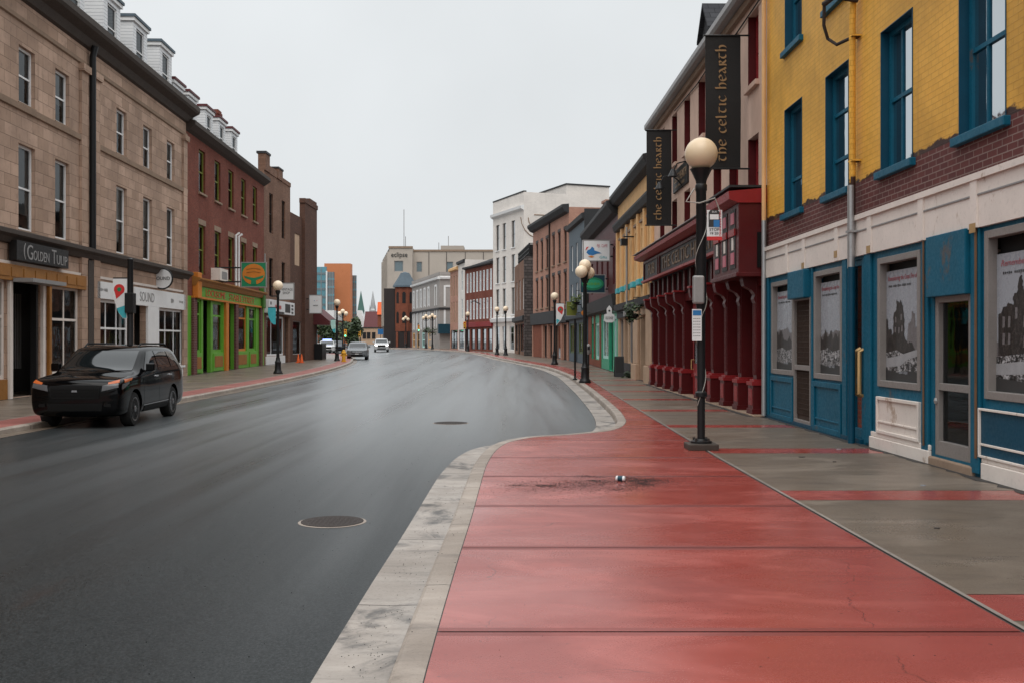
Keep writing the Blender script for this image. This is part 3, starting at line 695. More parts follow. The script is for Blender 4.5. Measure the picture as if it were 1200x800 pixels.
def poster(o, kind, top=.22):
    a, b, c, e = o; f = .12; w = shopframe(o); z1 = e - top; z0 = c + .1; n = -.085
    F1.mb().box(a + .1, b - .1, -.16, -.13, c + .1, e - .1).build('backing', 'plastic', w, F1)
    b_ = b - .1; a_ = a + .1 if kind != 3 else a + .1
    W = b_ - a_; H = z1 - z0
    p = F1.mb().box(a_, b_, -.12, n, z0, z1).build('poster', 'paper', w, F1)
    q = lambda u, v, k: (b_ - u * W, n + .003 + k * .002, z0 + v * H)       # u runs left to right for the reader
    r = F1.mb()
    if kind == 0:
        far = [(.55, .30), (.60, .52), (.66, .53), (.70, .62), (.76, .60), (.78, .47), (.86, .48), (.87, .63), (.93, .63), (.94, .45), (1, .42), (1, .2), (.5, .2)]
        near = [(0, .24), (0, .56), (.04, .55), (.06, .46), (.14, .47), (.15, .42), (.20, .43), (.22, .62), (.28, .64), (.30, .74), (.36, .70), (.40, .73), (.46, .66), (.50, .55), (.50, .40), (.60, .34), (.72, .33), (.80, .26), (1, .24)]
        wins = [(.27, .55), (.42, .57), (.26, .46), (.36, .455), (.44, .47)]
    elif kind == 1:
        far = [(0, .40), (.2, .45), (.4, .42), (.6, .47), (1, .44), (1, .2), (0, .2)]
        near = [(0, .2), (0, .42), (.1, .36), (.2, .48), (.3, .40), (.45, .47), (.5, .37), (.6, .44), (.7, .40), (.78, .46), (.79, .70), (.84, .74), (.9, .71), (.93, .5), (1, .5), (1, .2)]
        wins = [(.86, .6)]
    elif kind == 2:
        far = [(0, .45), (.1, .52), (.3, .50), (.5, .54), (.7, .46), (1, .50), (1, .2), (0, .2)]
        near = [(0, .2), (0, .48), (.12, .44), (.2, .50), (.34, .40), (.5, .36), (.65, .42), (.8, .34), (1, .40), (1, .2)]
        wins = []
    else:
        far = [(0, .36), (.3, .42), (1, .40), (1, .2), (0, .2)]
        near = [(.02, .26), (.02, .56), (.06, .58), (.07, .61), (.13, .64), (.18, .62), (.19, .70), (.23, .73), (.24, .80), (.255, .85), (.27, .80), (.29, .72), (.34, .66), (.40, .70), (.5, .64), (.6, .70), (.7, .60), (.85, .62), (1, .5), (1, .26)]
        wins = [(.08, .5), (.14, .5), (.215, .56), (.30, .50), (.42, .54), (.52, .52), (.62, .54), (.72, .48), (.08, .38), (.14, .38), (.3, .36), (.42, .38), (.6, .38)]
    r.poly([q(u, v, 0) for u, v in jag(far, .012)], 1); r.poly([q(u, v, 1) for u, v in jag(near, .014)], 0)
    for u, v in wins:
        dw = .022 if kind != 3 else .014; dh = .026 if kind != 3 else .04
        r.poly([q(u - dw, v - dh, 2), q(u + dw * .8, v - dh * .9, 2), q(u + dw, v + dh, 2), q(u - dw * .8, v + dh * 1.1, 2)], 1)
    r.poly([q(0, .0, 2), q(1, 0, 2), q(1, .25, 2), (q(.8, .27, 2)), q(.5, .24, 2), q(.3, .28, 2), q(0, .25, 2)], 3)
    if kind in (0, 3): r.poly([q(0, .20, 3), q(.35, .23, 3), q(.75, .28, 3), q(1, .30, 3), q(1, .25, 3), q(.6, .20, 3), q(.4, .14, 3), q(0, .12, 3)], 5)
    r.poly([q(0, 0, 4), q(1, 0, 4), q(1, .09, 4), (q(.6, .10, 4)), q(.3, .08, 4), q(0, .10, 4)], 6)
    r.build('print', ['ruin', 'ruin2', 'paper', 'rubble', 'paper', 'snow', 'ink'], w, F1, recalc=False)
    text('Remembering the Great Fire of 1892', 'ink_red', w, F1.P((a_ + b_) / 2, n + .004, z1 - .13), RD, (0, 0, 1), W * .90, .10, .001, .25)
    faint_print('ink', w, F1.P(a_ + W * .62, n + .004, z1 - .24), RD, (0, 0, 1), W * .62, .04)
    faint_print('paper', w, F1.P((a_ + b_) / 2, n + .016, z0 + .14), RD, (0, 0, 1), W * .25, .05, 2)
poster(shop['w1'], 2); poster(shop['w2'], 1); poster(shop['w3'], 0); poster(shop['w4'], 3, .3); poster(shop['w5'], 1)
# shutter boxes over the doors, doors, panels, plinths
F1.mb().box(F1.s(951), F1.s(931.5), -.05, .16, 2.72, 3.28).build('shutter_box', 'teal', R1, F1, bevel=.02)
F1.mb().box(F1.s(1139.5), F1.s(1093), -.05, .10, 2.48, 3.32).build('shutter_box', 'teal', R1, F1, bevel=.01)
def doorframe(o, mat, fw=.08, dep=.1, rail=None, panel='shopglass', low=None, name='door'):
    a, b, c, e = o; mb = F1.mb()
    for q in ((a, a + fw, c, e), (b - fw, b, c, e), (a + fw, b - fw, c, c + fw * 2), (a + fw, b - fw, e - fw, e)): mb.box(q[0], q[1], -dep - .05, -dep + .05, q[2], q[3])
    if rail: mb.box(a + fw, b - fw, -dep - .045, -dep + .045, rail - .05, rail + .05)
    d = mb.build(name, mat, R1, F1, bevel=.006)
    F1.mb().box(a + fw, b - fw, -dep - .03, -dep - .02, c + fw * 2, e - fw).build('glass' if 'glass' in panel else 'panel', panel, d, F1)
    return d
o = shop['d1']; d = doorframe([o[0], o[1], .2, 2.74], 'alu', .05, .02, 1.35, 'rust'); o = shop['d2']
g = F1.mb(); a0, b0 = shop['d1'][0] + .06, shop['d1'][1] - .06
for i in range(14): x = a0 + (b0 - a0) * (i + .5) / 14; g.box(x - .008, x + .008, -.03, -.016, .4, 2.66)
for i in range(22): z = .42 + i * .103; g.box(a0, b0, -.028, -.018, z - .006, z + .006)
g.build('mesh_grille', 'rust', d, F1)
d = doorframe(o, 'teal', .10, .08, 1.2, 'redbrick'); F1.mb().box(o[0] + .1, o[1] - .1, -.12, -.06, 1.25, 3.1).build('pane', 'shopglass', d, F1)
hb = F1.mb()
for px in (1001.5, 1007): s = F1.s(px, .06); hb.tube([(s, -.04, 1.75), (s, .06, 1.7), (s, .06, 1.0), (s, -.04, .95)], .035, 8)
hb.build('handle', 'brass', d, F1, smooth=True)
o = shop['d3']; d = doorframe([o[0], o[1], .30, 2.5], 'alu', .10, .06, 1.25, 'shopglass'); a, b = o[0] + .1, o[1] - .1
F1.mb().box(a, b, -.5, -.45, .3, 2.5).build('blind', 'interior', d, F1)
g = F1.mb()
for i in range(22): x = a + (b - a) * (i + .5) / 22; g.box(x - .012, x + .012, -.30, -.29, 1.3, 2.4)
g.build('pleated_curtain', 'alu', d, F1); F1.mb().lathe([(.02, -.04), (.03, 0), (.02, .04)], (o[1] - .05, .0, 1.05), 10).build('handle', 'zinc', d, F1)
def panel(a, b, c, e, m1, m2, fr=.1, n=.02, name='stall_panel'):
    mb = F1.mb(); mb.box(a, b, -.02, n, c, e, 0)
    for q in ((a, a + fr, c, e), (b - fr, b, c, e), (a + fr, b - fr, c, c + fr), (a + fr, b - fr, e - fr, e)): mb.box(q[0], q[1], n, n + .035, q[2], q[3], 1)
    mb.ext([(a + fr, c + fr + .12), (b - fr, c + fr + .12), (b - fr, c + fr + .15), (a + fr, c + fr + .15)], n, n + .02, 1, 1)
    return mb.build(name, [m1, m2], R1, F1, bevel=.006)
panel(shop['w1'][0], shop['w1'][1], .2, 1.12, 'teal', 'teal'); panel(shop['w2'][0], shop['w2'][1], .18, 1.12, 'teal', 'teal')
panel(shop['w3'][0], shop['w3'][1], .42, 1.0, 'whitepaint', 'whitepaint', .05)
panel(S1(10.3), S1(12.9), .42, 1.04, 'teal_dk', 'whitepaint', .03)
pl = F1.mb(); pl.box(F1.s(1092), F1.s(1022), 0, .055, -.2, .34).box(F1.s(1092), F1.s(1022), 0, .035, .34, .42)
pl.box(0, F1.s(1154), 0, .055, -.2, .36).box(0, F1.s(1153), 0, .035, .36, .42); pl.build('plinth', 'whitepaint', R1, F1, bevel=.012)
F1.mb().box(F1.s(1143), F1.s(1092), -.1, .06, -.2, .27).build('door_step', 'stone_trim', R1, F1, bevel=.02)
F1.mb().box(F1.s(1012), F1.L, 0, .05, -.2, .24).build('plinth', 'teal_dk', R1, F1)
for px, w in ((901, .2), (953.5, .1), (992, .22), (1019, .3), (1086.5, .22), (1146, .24)): F1.mb().box(F1.s(px) - w / 2, F1.s(px) + w / 2, 0, .045, .2, 3.3).build('pilaster', 'teal', R1, F1, bevel=.01)
s = F1.s(1087); F1.mb().tube([(s, .06, .4), (s, .06, 3.3)], .014, 6).tube([(F1.s(1149), .06, .4), (F1.s(1149), .06, 3.4)], .018, 6).build('rusty_pipe', 'rustpipe', R1, F1)
s = F1.s(1007)
F1.mb().tube([(s, .12, 3.96), (s, .12, 7.3), (s, .10, 7.75)], .055, 10).box(s - .1, s + .1, .0, .16, 7.0, 7.03).box(s - .1, s + .1, 0, .16, 4.9, 4.93).build('downpipe', 'yellowbrick', R1, F1, smooth=True)
F1.mb().tube([(s, .14, 4.5), (s, .14, 3.1)], .062, 10).box(s - .1, s + .1, .0, .2, 3.7, 3.74).build('downpipe', 'zinc', R1, F1, smooth=True)
F1.mb().tube([(s - .02, .14, 3.12), (s - .02, .14, .12)], .06, 10).build('downpipe', 'teal_dk', R1, F1, smooth=True)
F1.mb().tube([(s - .1, .06, 7.6), (s - .1, .45, 7.66), (s + .3, .5, 7.66)], .05, 8).tube([(s + .3, .5, 7.66), (s + .32, .5, 7.3), (s + .42, .4, 7.1), (s + .25, .3, 6.95), (s, .12, 7.0)], .03, 8).build('bent_conduit', 'iron', R1, F1, smooth=True)
sP = F1.L - .12
F1.mb().tube([(sP, .1, 10), (sP, .1, 4.6)], .05, 8).build('corner_pipe', 'cream', R1, F1, smooth=True)
F1.mb().tube([(sP, .1, 4.6), (sP, .1, .2)], .055, 8).build('corner_pipe', 'zinc', R1, F1, smooth=True)

# ------------------------------------------------------------------ the pub
F2 = Fac((5.80, 23.3), (5.60, 40.3), 'R'); S2 = lambda Y: F2.sy(Y); RD2 = reading(F2)
R2 = thing('pub_building', 'pink stucco pub with deep red wooden columned front and overhanging dark fascia', 'pub', F2.P(F2.L / 2, 0, .15))
pw = []; pt = []
for i, c in enumerate((24.55, 26.6, 28.6, 30.8, 33.2, 35.6, 38.3)):
    pw.append([S2(c) - .5, S2(c) + .5, 5.25, 6.78]); pt.append([S2(c) - .5, S2(c) + .5, 8.02, 9.78])
wall(F2, R2, 3.2, 10.25, ['pinkwall'], pw + pt, reveal=.3)
for i, o in enumerate(pw + pt):
    w = win(F2, R2, o, 'pubredhi' if i else 'pubredhi', d=.2, fw=.09, rows=(.5,), blind=(.5, .3, 0, .6)[i % 4])
    F2.mb().box(o[0] - .08, o[1] + .08, -.2, .1, o[2] - .13, o[2] - .002).build('sill', 'pinkwall', w, F2, bevel=.01)
    F2.mb().box(o[1] - .014, o[1] - .001, -.2, .006, o[2], o[3]).build('painted_reveal', 'pubred', w, F2)
pitched(F2, R2, 10.25, 9, 3.2)
cornice(F2, R2, [(.06, 10.12), (.34, 10.12), (.40, 10.2), (.40, 10.34), (.1, 10.34)], 'grey_metal', name='gutter')
cornice(F2, R2, [(.0, 9.97), (.12, 9.97), (.16, 10.1), (0, 10.1)], 'stone_trim', name='moulding')
F2.mb().tube([(.4, .05, 9.8), (3, .05, 9.7), (5, .05, 9.85), (8, .05, 9.72), (12, .05, 9.8)], .018, 5).build('cable', 'plastic', R2, F2)
for Y in (27.0, 32.6): dormer(F2, R2, S2(Y), 1.5, -.5, 10.3, 11.7, 2.6, 'slate', 'slate', 'white', True)
# timber front: fascia, eave, box bay, lintel, columns
sb = S2(26.1); sL = F2.L
F2.mb().box(sb, sL - .15, 0, .42, 4.2, 4.98).build('fascia', 'pubdark', R2, F2, bevel=.01)
cornice(F2, R2, [(0, 5.0), (.55, 4.98), (.78, 5.05), (.80, 5.17), (.72, 5.22), (0, 5.3)], 'pubredhi', sb - .05, sL + .1, 'eave')
cornice(F2, R2, [(0, 5.22), (.84, 5.225), (.84, 5.245), (0, 5.34)], 'grey_metal', sb, sL + .1, 'lead_flashing')
cornice(F2, R2, [(.40, 4.12), (.52, 4.14), (.52, 4.22), (.40, 4.22)], 'pubredhi', sb, sL, 'moulding')
fr = F2.mb()
for a in (sb + .1, S2(36.1), S2(36.5), sL - .3): fr.box(a, a + .1, .42, .47, 4.25, 4.95)
fr.box(sb, sL - .2, .42, .46, 4.86, 4.95); fr.build('fascia_frame', 'pubred', R2, F2, bevel=.008)
text('THE CELTIC HEARTH', 'oldgold', R2, F2.P(S2(31.2), .43, 4.57), RD2, (0, 0, 1), 9.0, .42, .01)
text('PUB', 'oldgold', R2, F2.P(S2(38.2), .43, 4.57), RD2, (0, 0, 1), 1.5, .40, .01)
# big box bay at the near end
bb = F2.mb(); bb.box(.02, sb, 0, .64, 3.42, 5.02); bay = bb.build('box_bay', 'pubred', R2, F2, bevel=.015)
F2.mb().ext([(0, 5.02), (.66, 5.02), (.86, 5.1), (.88, 5.28), (0, 5.36)], -.02, sb + .02, 0).build('bay_cornice', 'pubredhi', bay, F2)
F2.mb().box(-.01, sb, 0, .86, 5.37, 5.42).build('bay_roof', 'charcoal', bay, F2)
F2.mb().box(0, sb, .0, .7, 3.34, 3.44).build('bay_skirt', 'pubred', bay, F2, bevel=.015)
for a in (.3, 1.15, 2.0): F2.mb().box(a, a + .55, .64, .655, 3.55, 4.92, 2).box(a + .1, a + .42, .655, .67, 3.65, 3.92, 1).box(a + .1, a + .42, .655, .67, 4.58, 4.84, 1).box(a - .03, a + .58, .655, .69, 4.3, 4.46, 0).box(a + .17, a + .35, .655, .665, 3.98, 4.27, 3).build('bay_panel', ['pubredhi', 'pink', 'pubdark', 'whitepaint'], bay, F2)
F2.mb().box(-.012, .02, .02, .22, 3.55, 4.35).build('vent', 'plastic', bay, F2)
# recessed ground storey
F2.mb().poly([(0, -.35, -.2), (sL, -.35, -.2), (sL, -.35, 4.2), (0, -.35, 4.2)]).build('recessed_front', 'pubdark', R2, F2, recalc=False)
lin_ = F2.mb(); lin_.box(0, sL, -.3, .12, 3.15, 3.40, 0); lin_.box(sb, sL, -.3, .10, 3.40, 4.2, 1)
for k in range(14): a = sb + .2 + k * (sL - sb - .5) / 13; lin_.box(a, a + .2, .10, .2, 3.45, 4.15, 0)
lin_.build('lintel', ['pubred', 'pubdark'], R2, F2)
colY = [24.0, 25.35, 26.9, 28.6, 30.4, 33.1, 34.7, 36.4, 38.2, 39.8]
for Y in colY:
    s = S2(Y) if Y > 24.1 else .55; mb = F2.mb()
    mb.box(s - .24, s + .24, -.3, .24, -.1, .86, 0).box(s - .27, s + .27, -.3, .27, .86, .95, 1).box(s - .22, s + .22, -.3, .21, .95, 1.0, 1)
    mb.box(s - .27, s + .27, -.3, .27, -.1, .32, 0).box(s - .17, s + .17, .24, .25, .4, .78, 1)
    mb.box(s - .17, s + .17, -.3, .14, 1.0, 3.2, 0)
    for k in (-.1, 0, .1): mb.box(s + k - .025, s + k + .025, .14, .16, 1.1, 3.0, 0)
    mb.ext([(0, 2.75), (.16, 2.75), (.2, 2.85), (.17, 2.95), (.24, 3.05), (.42, 3.15), (.46, 3.3), (.46, 3.44), (0, 3.44)], s - .15, s + .15, 0, 0)
    mb.box(s - .2, s + .2, .0, .49, 3.44, 3.5, 1)
    mb.build('column', ['pubred', 'pubredhi'], R2, F2, bevel=.012)
for ya, yb in zip(colY, colY[1:]):
    a, b = S2(ya) + .28, S2(yb) - .28
    if b - a < .5: continue
    w = F2.mb(); w.box(a, b, -.34, -.1, -.1, .75, 0).box(a, b, -.30, -.05, .75, .85, 1)
    for k in range(3): x = a + (b - a) * k / 2; w.box(x - .05, x + .05, -.3, -.2, .85, 3.15, 0)
    w.box(a, b, -.3, -.22, 2.4, 2.5, 0)
    w = w.build('pub_window', ['pubred', 'pubredhi'], R2, F2, bevel=.008)
    F2.mb().poly([(a, -.26, .85), (b, -.26, .85), (b, -.26, 3.15), (a, -.26, 3.15)]).build('glass', 'shopglass', w, F2, recalc=False)
d = F2.mb(); a, b = S2(30.9), S2(32.5); d.box(a, b, -.3, -.05, .15, 3.1); d = d.build('door', 'pubredhi', R2, F2, bevel=.01)
F2.mb().box(a + .25, b - .25, -.05, -.03, 1.2, 2.6).build('pane', 'shopglass', d, F2)
F2.mb().tube([(b - .12, -.05, 1.3), (b - .12, .02, 1.3), (b - .12, .02, 1.0), (b - .12, -.05, 1.0)], .02, 6).build('handle', 'brass', d, F2)
F2.mb().box(0, sL, -.35, .3, -.2, .2).build('step', 'stone_trim', R2, F2, bevel=.02)
o = F2.mb().box(S2(32.9), S2(35.6), .0, .06, 6.98, 7.72).build('name_board', 'blackboard', R2, F2, bevel=.01)
text('CELTIC HEARTH', 'oldgold', o, F2.P(S2(34.2), .066, 7.4), RD2, (0, 0, 1), 2.3, .28)
faint_print('oldgold', o, F2.P(S2(34.2), .066, 7.12), RD2, (0, 0, 1), 1.9, .12, 3)
for i, Y in enumerate((26.0, 28.4, 31.3, 33.9)):
    s = S2(Y); l = F2.mb().tube([(s, 0, 6.95), (s, .18, 7.2), (s, .42, 7.36), (s, .66, 7.3), (s, .76, 7.1)], .022, 6).build('wall_lamp', 'black', R2, F2, smooth=True)
    F2.mb().lathe([(.05, .15), (.09, .08), (.17, -.08), (.15, -.08), (.06, .06)], (s, .78, 6.98), 12).build('lamp_shade', 'black', l, F2, smooth=True)
# two vertical banners across the pavement
GLY = {  # broad-nib strokes of a rounded Celtic hand: lists of points, x then height
 't': (.62, [[(.02, .98), (.30, 1.0), (.60, .97)], [(.34, 1.0), (.16, .75), (.10, .4), (.20, .1), (.38, .02), (.56, .12)]]),
 'h': (.68, [[(.10, 1.55), (.12, .8), (.12, 0)], [(.12, .7), (.3, .98), (.5, .9), (.58, .6), (.56, .25), (.44, -.02)]]),
 'e': (.66, [[(.52, .92), (.3, 1.0), (.10, .75), (.08, .35), (.24, .02), (.5, .06), (.6, .2)], [(.12, .52), (.36, .54), (.58, .66), (.54, .9)]]),
 'c': (.62, [[(.54, .86), (.32, 1.0), (.10, .72), (.08, .35), (.24, .02), (.46, .04), (.58, .2)]]),
 'l': (.40, [[(.08, 1.5), (.12, 1.0), (.12, .2), (.22, .0), (.36, .08)]]),
 'i': (.30, [[(.06, .96), (.14, .85), (.14, .15), (.24, .02)]]),
 'a': (.66, [[(.10, .98), (.26, .9), (.42, .5), (.60, .0)], [(.36, .62), (.14, .4), (.10, .15), (.26, .05), (.46, .36)]]),
 'r': (.60, [[(.12, 1.0), (.14, .5), (.12, -.05)], [(.12, .88), (.36, 1.0), (.46, .78), (.3, .52), (.16, .5)], [(.28, .52), (.42, .2), (.58, .02)]]), ' ': (.42, [])}
def smooth_line(p, n=6):
    out = []
    for i in range(len(p) - 1):
        a, b, c, d = Vector(p[max(0, i - 1)]), Vector(p[i]), Vector(p[i + 1]), Vector(p[min(len(p) - 1, i + 2)])
        for k in range(n): u = k / n; out.append(.5 * ((2 * b) + (c - a) * u + (2 * a - 5 * b + 4 * c - d) * u * u + (3 * b - a - 3 * c + d) * u ** 3))
    out.append(Vector(p[-1])); return out
def uncial(body, mat, parent, start, length, xh):
    """brush lettering that climbs from start upwards; the letter tops point left"""
    tot = sum(GLY[c][0] + .12 for c in body); k = length / tot; mb = MB(); cur = 0; nib = Vector((.085, .06))
    for ch in body:
        wd, strokes = GLY[ch]
        for si, s_ in enumerate(strokes):
            pts = smooth_line(s_)
            def P3(v, dz): return (start[0] - v.y * xh, start[1] - dz - si * .0006, start[2] + (cur + v.x) * k)
            for a, b in zip(pts, pts[1:]): mb.faces([P3(a - nib, .002), P3(b - nib, .002), P3(b + nib, .002), P3(a + nib, .002)], [(0, 1, 2, 3)])
        cur += wd + .12
    return mb.build('lettering', mat, parent, recalc=False)
def celtic_banner(px_r, Y, w, z0, z1, label):
    x1 = (px_r - 600) / 1200 * Y; x0 = x1 - w
    t = thing('hanging_banner', label, 'banner', (x1, Y, z0), 'black vertical pub banners')
    wallx = F2.P(S2(Y), 0, 0).x
    mb = MB()
    n = 10
    for i in range(n):                          # slightly rippled cloth with thickness
        za, zb_ = z0 + (z1 - z0) * i / n, z0 + (z1 - z0) * (i + 1) / n
        f = lambda z: .02 * math.sin(z * 2.3)
        mb.faces([(x0, Y + f(za), za), (x1, Y + f(za), za), (x1, Y + f(zb_), zb_), (x0, Y + f(zb_), zb_), (x0, Y + .01 + f(za), za), (x1, Y + .01 + f(za), za), (x1, Y + .01 + f(zb_), zb_), (x0, Y + .01 + f(zb_), zb_)],
                 [(0, 1, 2, 3), (7, 6, 5, 4), (0, 3, 7, 4), (1, 5, 6, 2)])
    c = mb.build('cloth', 'blackboard', t)
    for zr in (z1, z0): MB().tube([(x0 - .05, Y, zr), (wallx, Y, zr)], .022, 8).build('bracket_rod', 'black', t)
    uncial('the celtic hearth', 'gold', t, (x0 + w * .58, Y - .035, z0 + .18), (z1 - z0) * .88, w * .20)
celtic_banner(868, 24.9, .86, 6.06, 9.3, 'larger near black banner lettered the celtic hearth, high beside the yellow wall')
celtic_banner(787, 35.2, .86, 5.85, 9.12, 'smaller far black banner lettered the celtic hearth, before the orange cream building')

# ------------------------------------------------------------------ cream building with tan plaster ground floor
F3 = Fac((5.60, 40.3), (5.45, 52.7), 'R'); RD3 = reading(F3)
R3 = thing('cream_building', 'orange cream building with dark cornices above a tan plaster and grey shopfront', 'building', F3.P(F3.L / 2, 0, .18))
cw = [[F3.sy(Y) - .5, F3.sy(Y) + .5, 4.45, 6.7] for Y in (41.6, 43.6, 45.6, 47.6, 49.6, 51.4)]
wall(F3, R3, 3.3, 9.1, ['cream'], cw, reveal=.25)
for o in cw:
    w = win(F3, R3, o, 'white', d=.15, fw=.09, blind=.4); F3.mb().box(o[0], o[1], .02, .24, 4.25, 4.5).build('planter_box', 'signteal', w, F3, bevel=.02)
    F3.mb().box(o[0] - .05, o[1] + .05, 0, .08, 6.95, 7.05).build('lintel', 'stone_trim', w, F3)
for Y in (40.6, 42.6, 44.6, 46.6, 48.6, 50.5, 52.4): F3.mb().box(F3.sy(Y) - .2, F3.sy(Y) + .2, 0, .12, 3.7, 7.4).build('pilaster', 'cream', R3, F3, bevel=.02)
cornice(F3, R3, [(0, 7.4), (.2, 7.45), (.3, 7.7), (.3, 7.8), (0, 7.85)], 'charcoal'); cornice(F3, R3, [(0, 8.75), (.3, 8.85), (.45, 9.1), (.45, 9.25), (0, 9.35)], 'charcoal')
cornice(F3, R3, [(0, 3.35), (.2, 3.4), (.24, 3.7), (0, 3.75)], 'charcoal'); roof_slab(F3, R3, 9.1)
gops = [[F3.sy(42.4), F3.sy(44.2), .2, 3.0], [F3.sy(46.9), F3.sy(48.3), .9, 3.0], [F3.sy(48.6), F3.sy(50), .3, 3.0], [F3.sy(50.3), F3.sy(52), .9, 3.0]]
wall(F3, R3, -.2, 3.4, ['tan', 'charcoal'], gops, reveal=.4, name='ground_floor_wall')
F3.mb().box(F3.sy(46.2), F3.L, .0, .05, .1, .85).box(F3.sy(46.2), F3.sy(46.85), 0, .05, .85, 3.35).box(F3.sy(46.85), F3.L, 0, .06, 3.02, 3.35).build('shop_surround', 'charcoal', R3, F3)
for o in (gops[1], gops[3]): win(F3, R3, o, 'greywall', gl='shopglass', d=.1, rows=(), blind=.85, name='shop_window')
for o in (gops[0], gops[2]):
    d = F3.mb().box(o[0], o[1], -.42, -.34, o[2], o[3]).build('door', 'charcoal', R3, F3); F3.mb().box(o[0] + .2, o[1] - .2, -.34, -.32, 1.1, 2.7).build('pane', 'shopglass', d, F3)
for Y in (41.2, 45.2): F3.mb().box(F3.sy(Y) - .75, F3.sy(Y) + .75, .0, .12, .9, 3.3).box(F3.sy(Y) - .8, F3.sy(Y) + .8, 0, .2, -.1, .9).build('pier', 'tan', R3, F3, bevel=.03)
F3.mb().tube([(F3.sy(47.0), .25, 3.0), (F3.sy(47.0), .25, 7.1)], .05, 8).box(F3.sy(47.0) - .12, F3.sy(47.0) + .12, .1, .4, 3.0, 3.25).build('conduit', 'zinc', R3, F3)
F3.mb().box(F3.sy(46.2), F3.sy(46.6), .3, .6, 6.2, 6.5).tube([(F3.sy(46.4), 0, 6.6), (F3.sy(46.4), .45, 6.6)], .03, 6).build('floodlight', 'black', R3, F3)
# maroon building with green shop
F4 = Fac((5.45, 52.7), (5.20, 69.3), 'R')
R4 = thing('maroon_building', 'dark maroon clapboard building with black cornice and emerald and mint shopfront', 'building', F4.P(F4.L / 2, 0, .25))
mw = [[F4.sy(Y) - .55, F4.sy(Y) + .55, 4.9, 6.9] for Y in (54.5, 57.5, 60.5, 63.5, 66.8)]
wall(F4, R4, 3.4, 9.0, ['maroon'], mw, reveal=.18)
for o in mw: win(F4, R4, o, 'maroon', d=.1, fw=.1, blind=.3)
cornice(F4, R4, [(0, 8.4), (.3, 8.5), (.6, 8.9), (.6, 9.1), (0, 9.2)], 'charcoal'); pitched(F4, R4, 9.0, 9, 1.6); cornice(F4, R4, [(0, 3.5), (.25, 3.6), (.35, 4.3), (0, 4.4)], 'charcoal', name='fascia')
for Y in (58.5,): dormer(F4, R4, F4.sy(Y), 1.5, -1.6, 9.0, 9.75, 3, 'white_clap', 'slate', 'white', True)
gop = [[F4.sy(53.3), F4.sy(54.6), .9, 3.2], [F4.sy(55), F4.sy(56.8), .3, 3.2], [F4.sy(57.2), F4.sy(60.5), .9, 3.2], [F4.sy(62), F4.sy(64.5), .8, 3], [F4.sy(65.5), F4.sy(67), .3, 3]]
wall(F4, R4, -.1, 3.5, ['emerald', 'rustbrick'], gop, reveal=.15, name='shopfront_wall')
F4.mb().box(F4.sy(61), F4.L, 0, .04, -.1, .75).box(F4.sy(61), F4.sy(61.9), 0, .04, .75, 3.5).box(F4.sy(64.6), F4.sy(65.4), 0, .04, .75, 3.5).box(F4.sy(67.1), F4.L, 0, .04, .75, 3.5).build('brick_piers', 'rustbrick', R4, F4)
for o in (gop[0], gop[2], gop[3]): win(F4, R4, o, 'mint', gl='shopglass', d=.06, fw=.16, rows=(), cols=(.5,), blind=.9, name='shop_window')
for o in (gop[1], gop[4]):
    d = F4.mb().box(o[0], o[1], -.3, -.2, o[2], o[3]).build('door', 'charcoal', R4, F4); F4.mb().box(o[0] + .25, o[1] - .25, -.2, -.18, 1.2, 2.9).build('pane', 'shopglass', d, F4)
# blue-grey building
F5 = Fac((5.02, 69.8), (4.39, 78.8), 'R')
R5 = thing('clapboard_building', 'narrow blue grey clapboard building with yellow framed shop window, left of the maroon building', 'building', F5.P(F5.L / 2, 0, .35))
bw_ = [[F5.L * u - .5, F5.L * u + .5, z, z + 1.9] for u in (.2, .5, .8) for z in (7.1, 4.2)]
wall(F5, R5, -.1, 10.6, ['bluegrey'], bw_ + [[.8, 3.6, 1.0, 3.2], [4.2, 5.4, .4, 3.2], [6, 8.4, 1.0, 3.2]], reveal=.15)
for o in bw_: win(F5, R5, o, 'white', d=.08, fw=.1, blind=.3)
for o in ([.8, 3.6, 1.0, 3.2], [6, 8.4, 1.0, 3.2]): win(F5, R5, o, 'leaf2', gl='shopglass', d=.06, fw=.14, rows=(), cols=(.5,), name='shop_window')
F5.mb().box(4.2, 5.4, -.2, -.12, .4, 3.2).build('door', 'charcoal', R5, F5); cornice(F5, R5, [(0, 10.2), (.25, 10.3), (.3, 10.6), (0, 10.7)], 'charcoal'); cornice(F5, R5, [(0, 3.4), (.3, 3.5), (.4, 3.8), (0, 3.9)], 'bluegrey')
F5.mb().box(-.1, .0, -9, .1, 3.5, 10.9).build('side_cladding', 'charcoal', R5, F5); roof_slab(F5, R5, 10.6)
# salmon building
F6 = Fac((4.39, 78.8), (1.93, 93.8), 'R')
R6 = thing('salmon_building', 'salmon brick building with six narrow windows per floor and dark shop fascia', 'building', F6.P(F6.L / 2, 0, .5))
us = (.09, .24, .39, .57, .72, .87)
sw = [[F6.L * u - .5, F6.L * u + .5, z, z + h] for u in us for z, h in ((8.1, 2.5), (4.75, 2.5))]
go6 = [[F6.L * .02, F6.L * .14, .4, 3.2], [F6.L * .19, F6.L * .35, .5, 3.2], [F6.L * .42, F6.L * .50, .5, 3.2], [F6.L * .54, F6.L * .66, .5, 3.2]]
wall(F6, R6, -.1, 12.2, ['salmon'], sw + go6, reveal=.2)
for o in sw: win(F6, R6, o, 'black', d=.12, fw=.07, sill='stone_trim', lintel='fieldstone')
for o in go6: win(F6, R6, o, 'black', gl='shopglass', d=.1, rows=(), name='shop_window')
for u in (.01, .165, .375, .52, .68, .985): F6.mb().box(max(.02, F6.L * u - .2), min(F6.L - .02, F6.L * u + .2), 0, .1, .1, 3.4).build('pilaster', 'salmon', R6, F6)
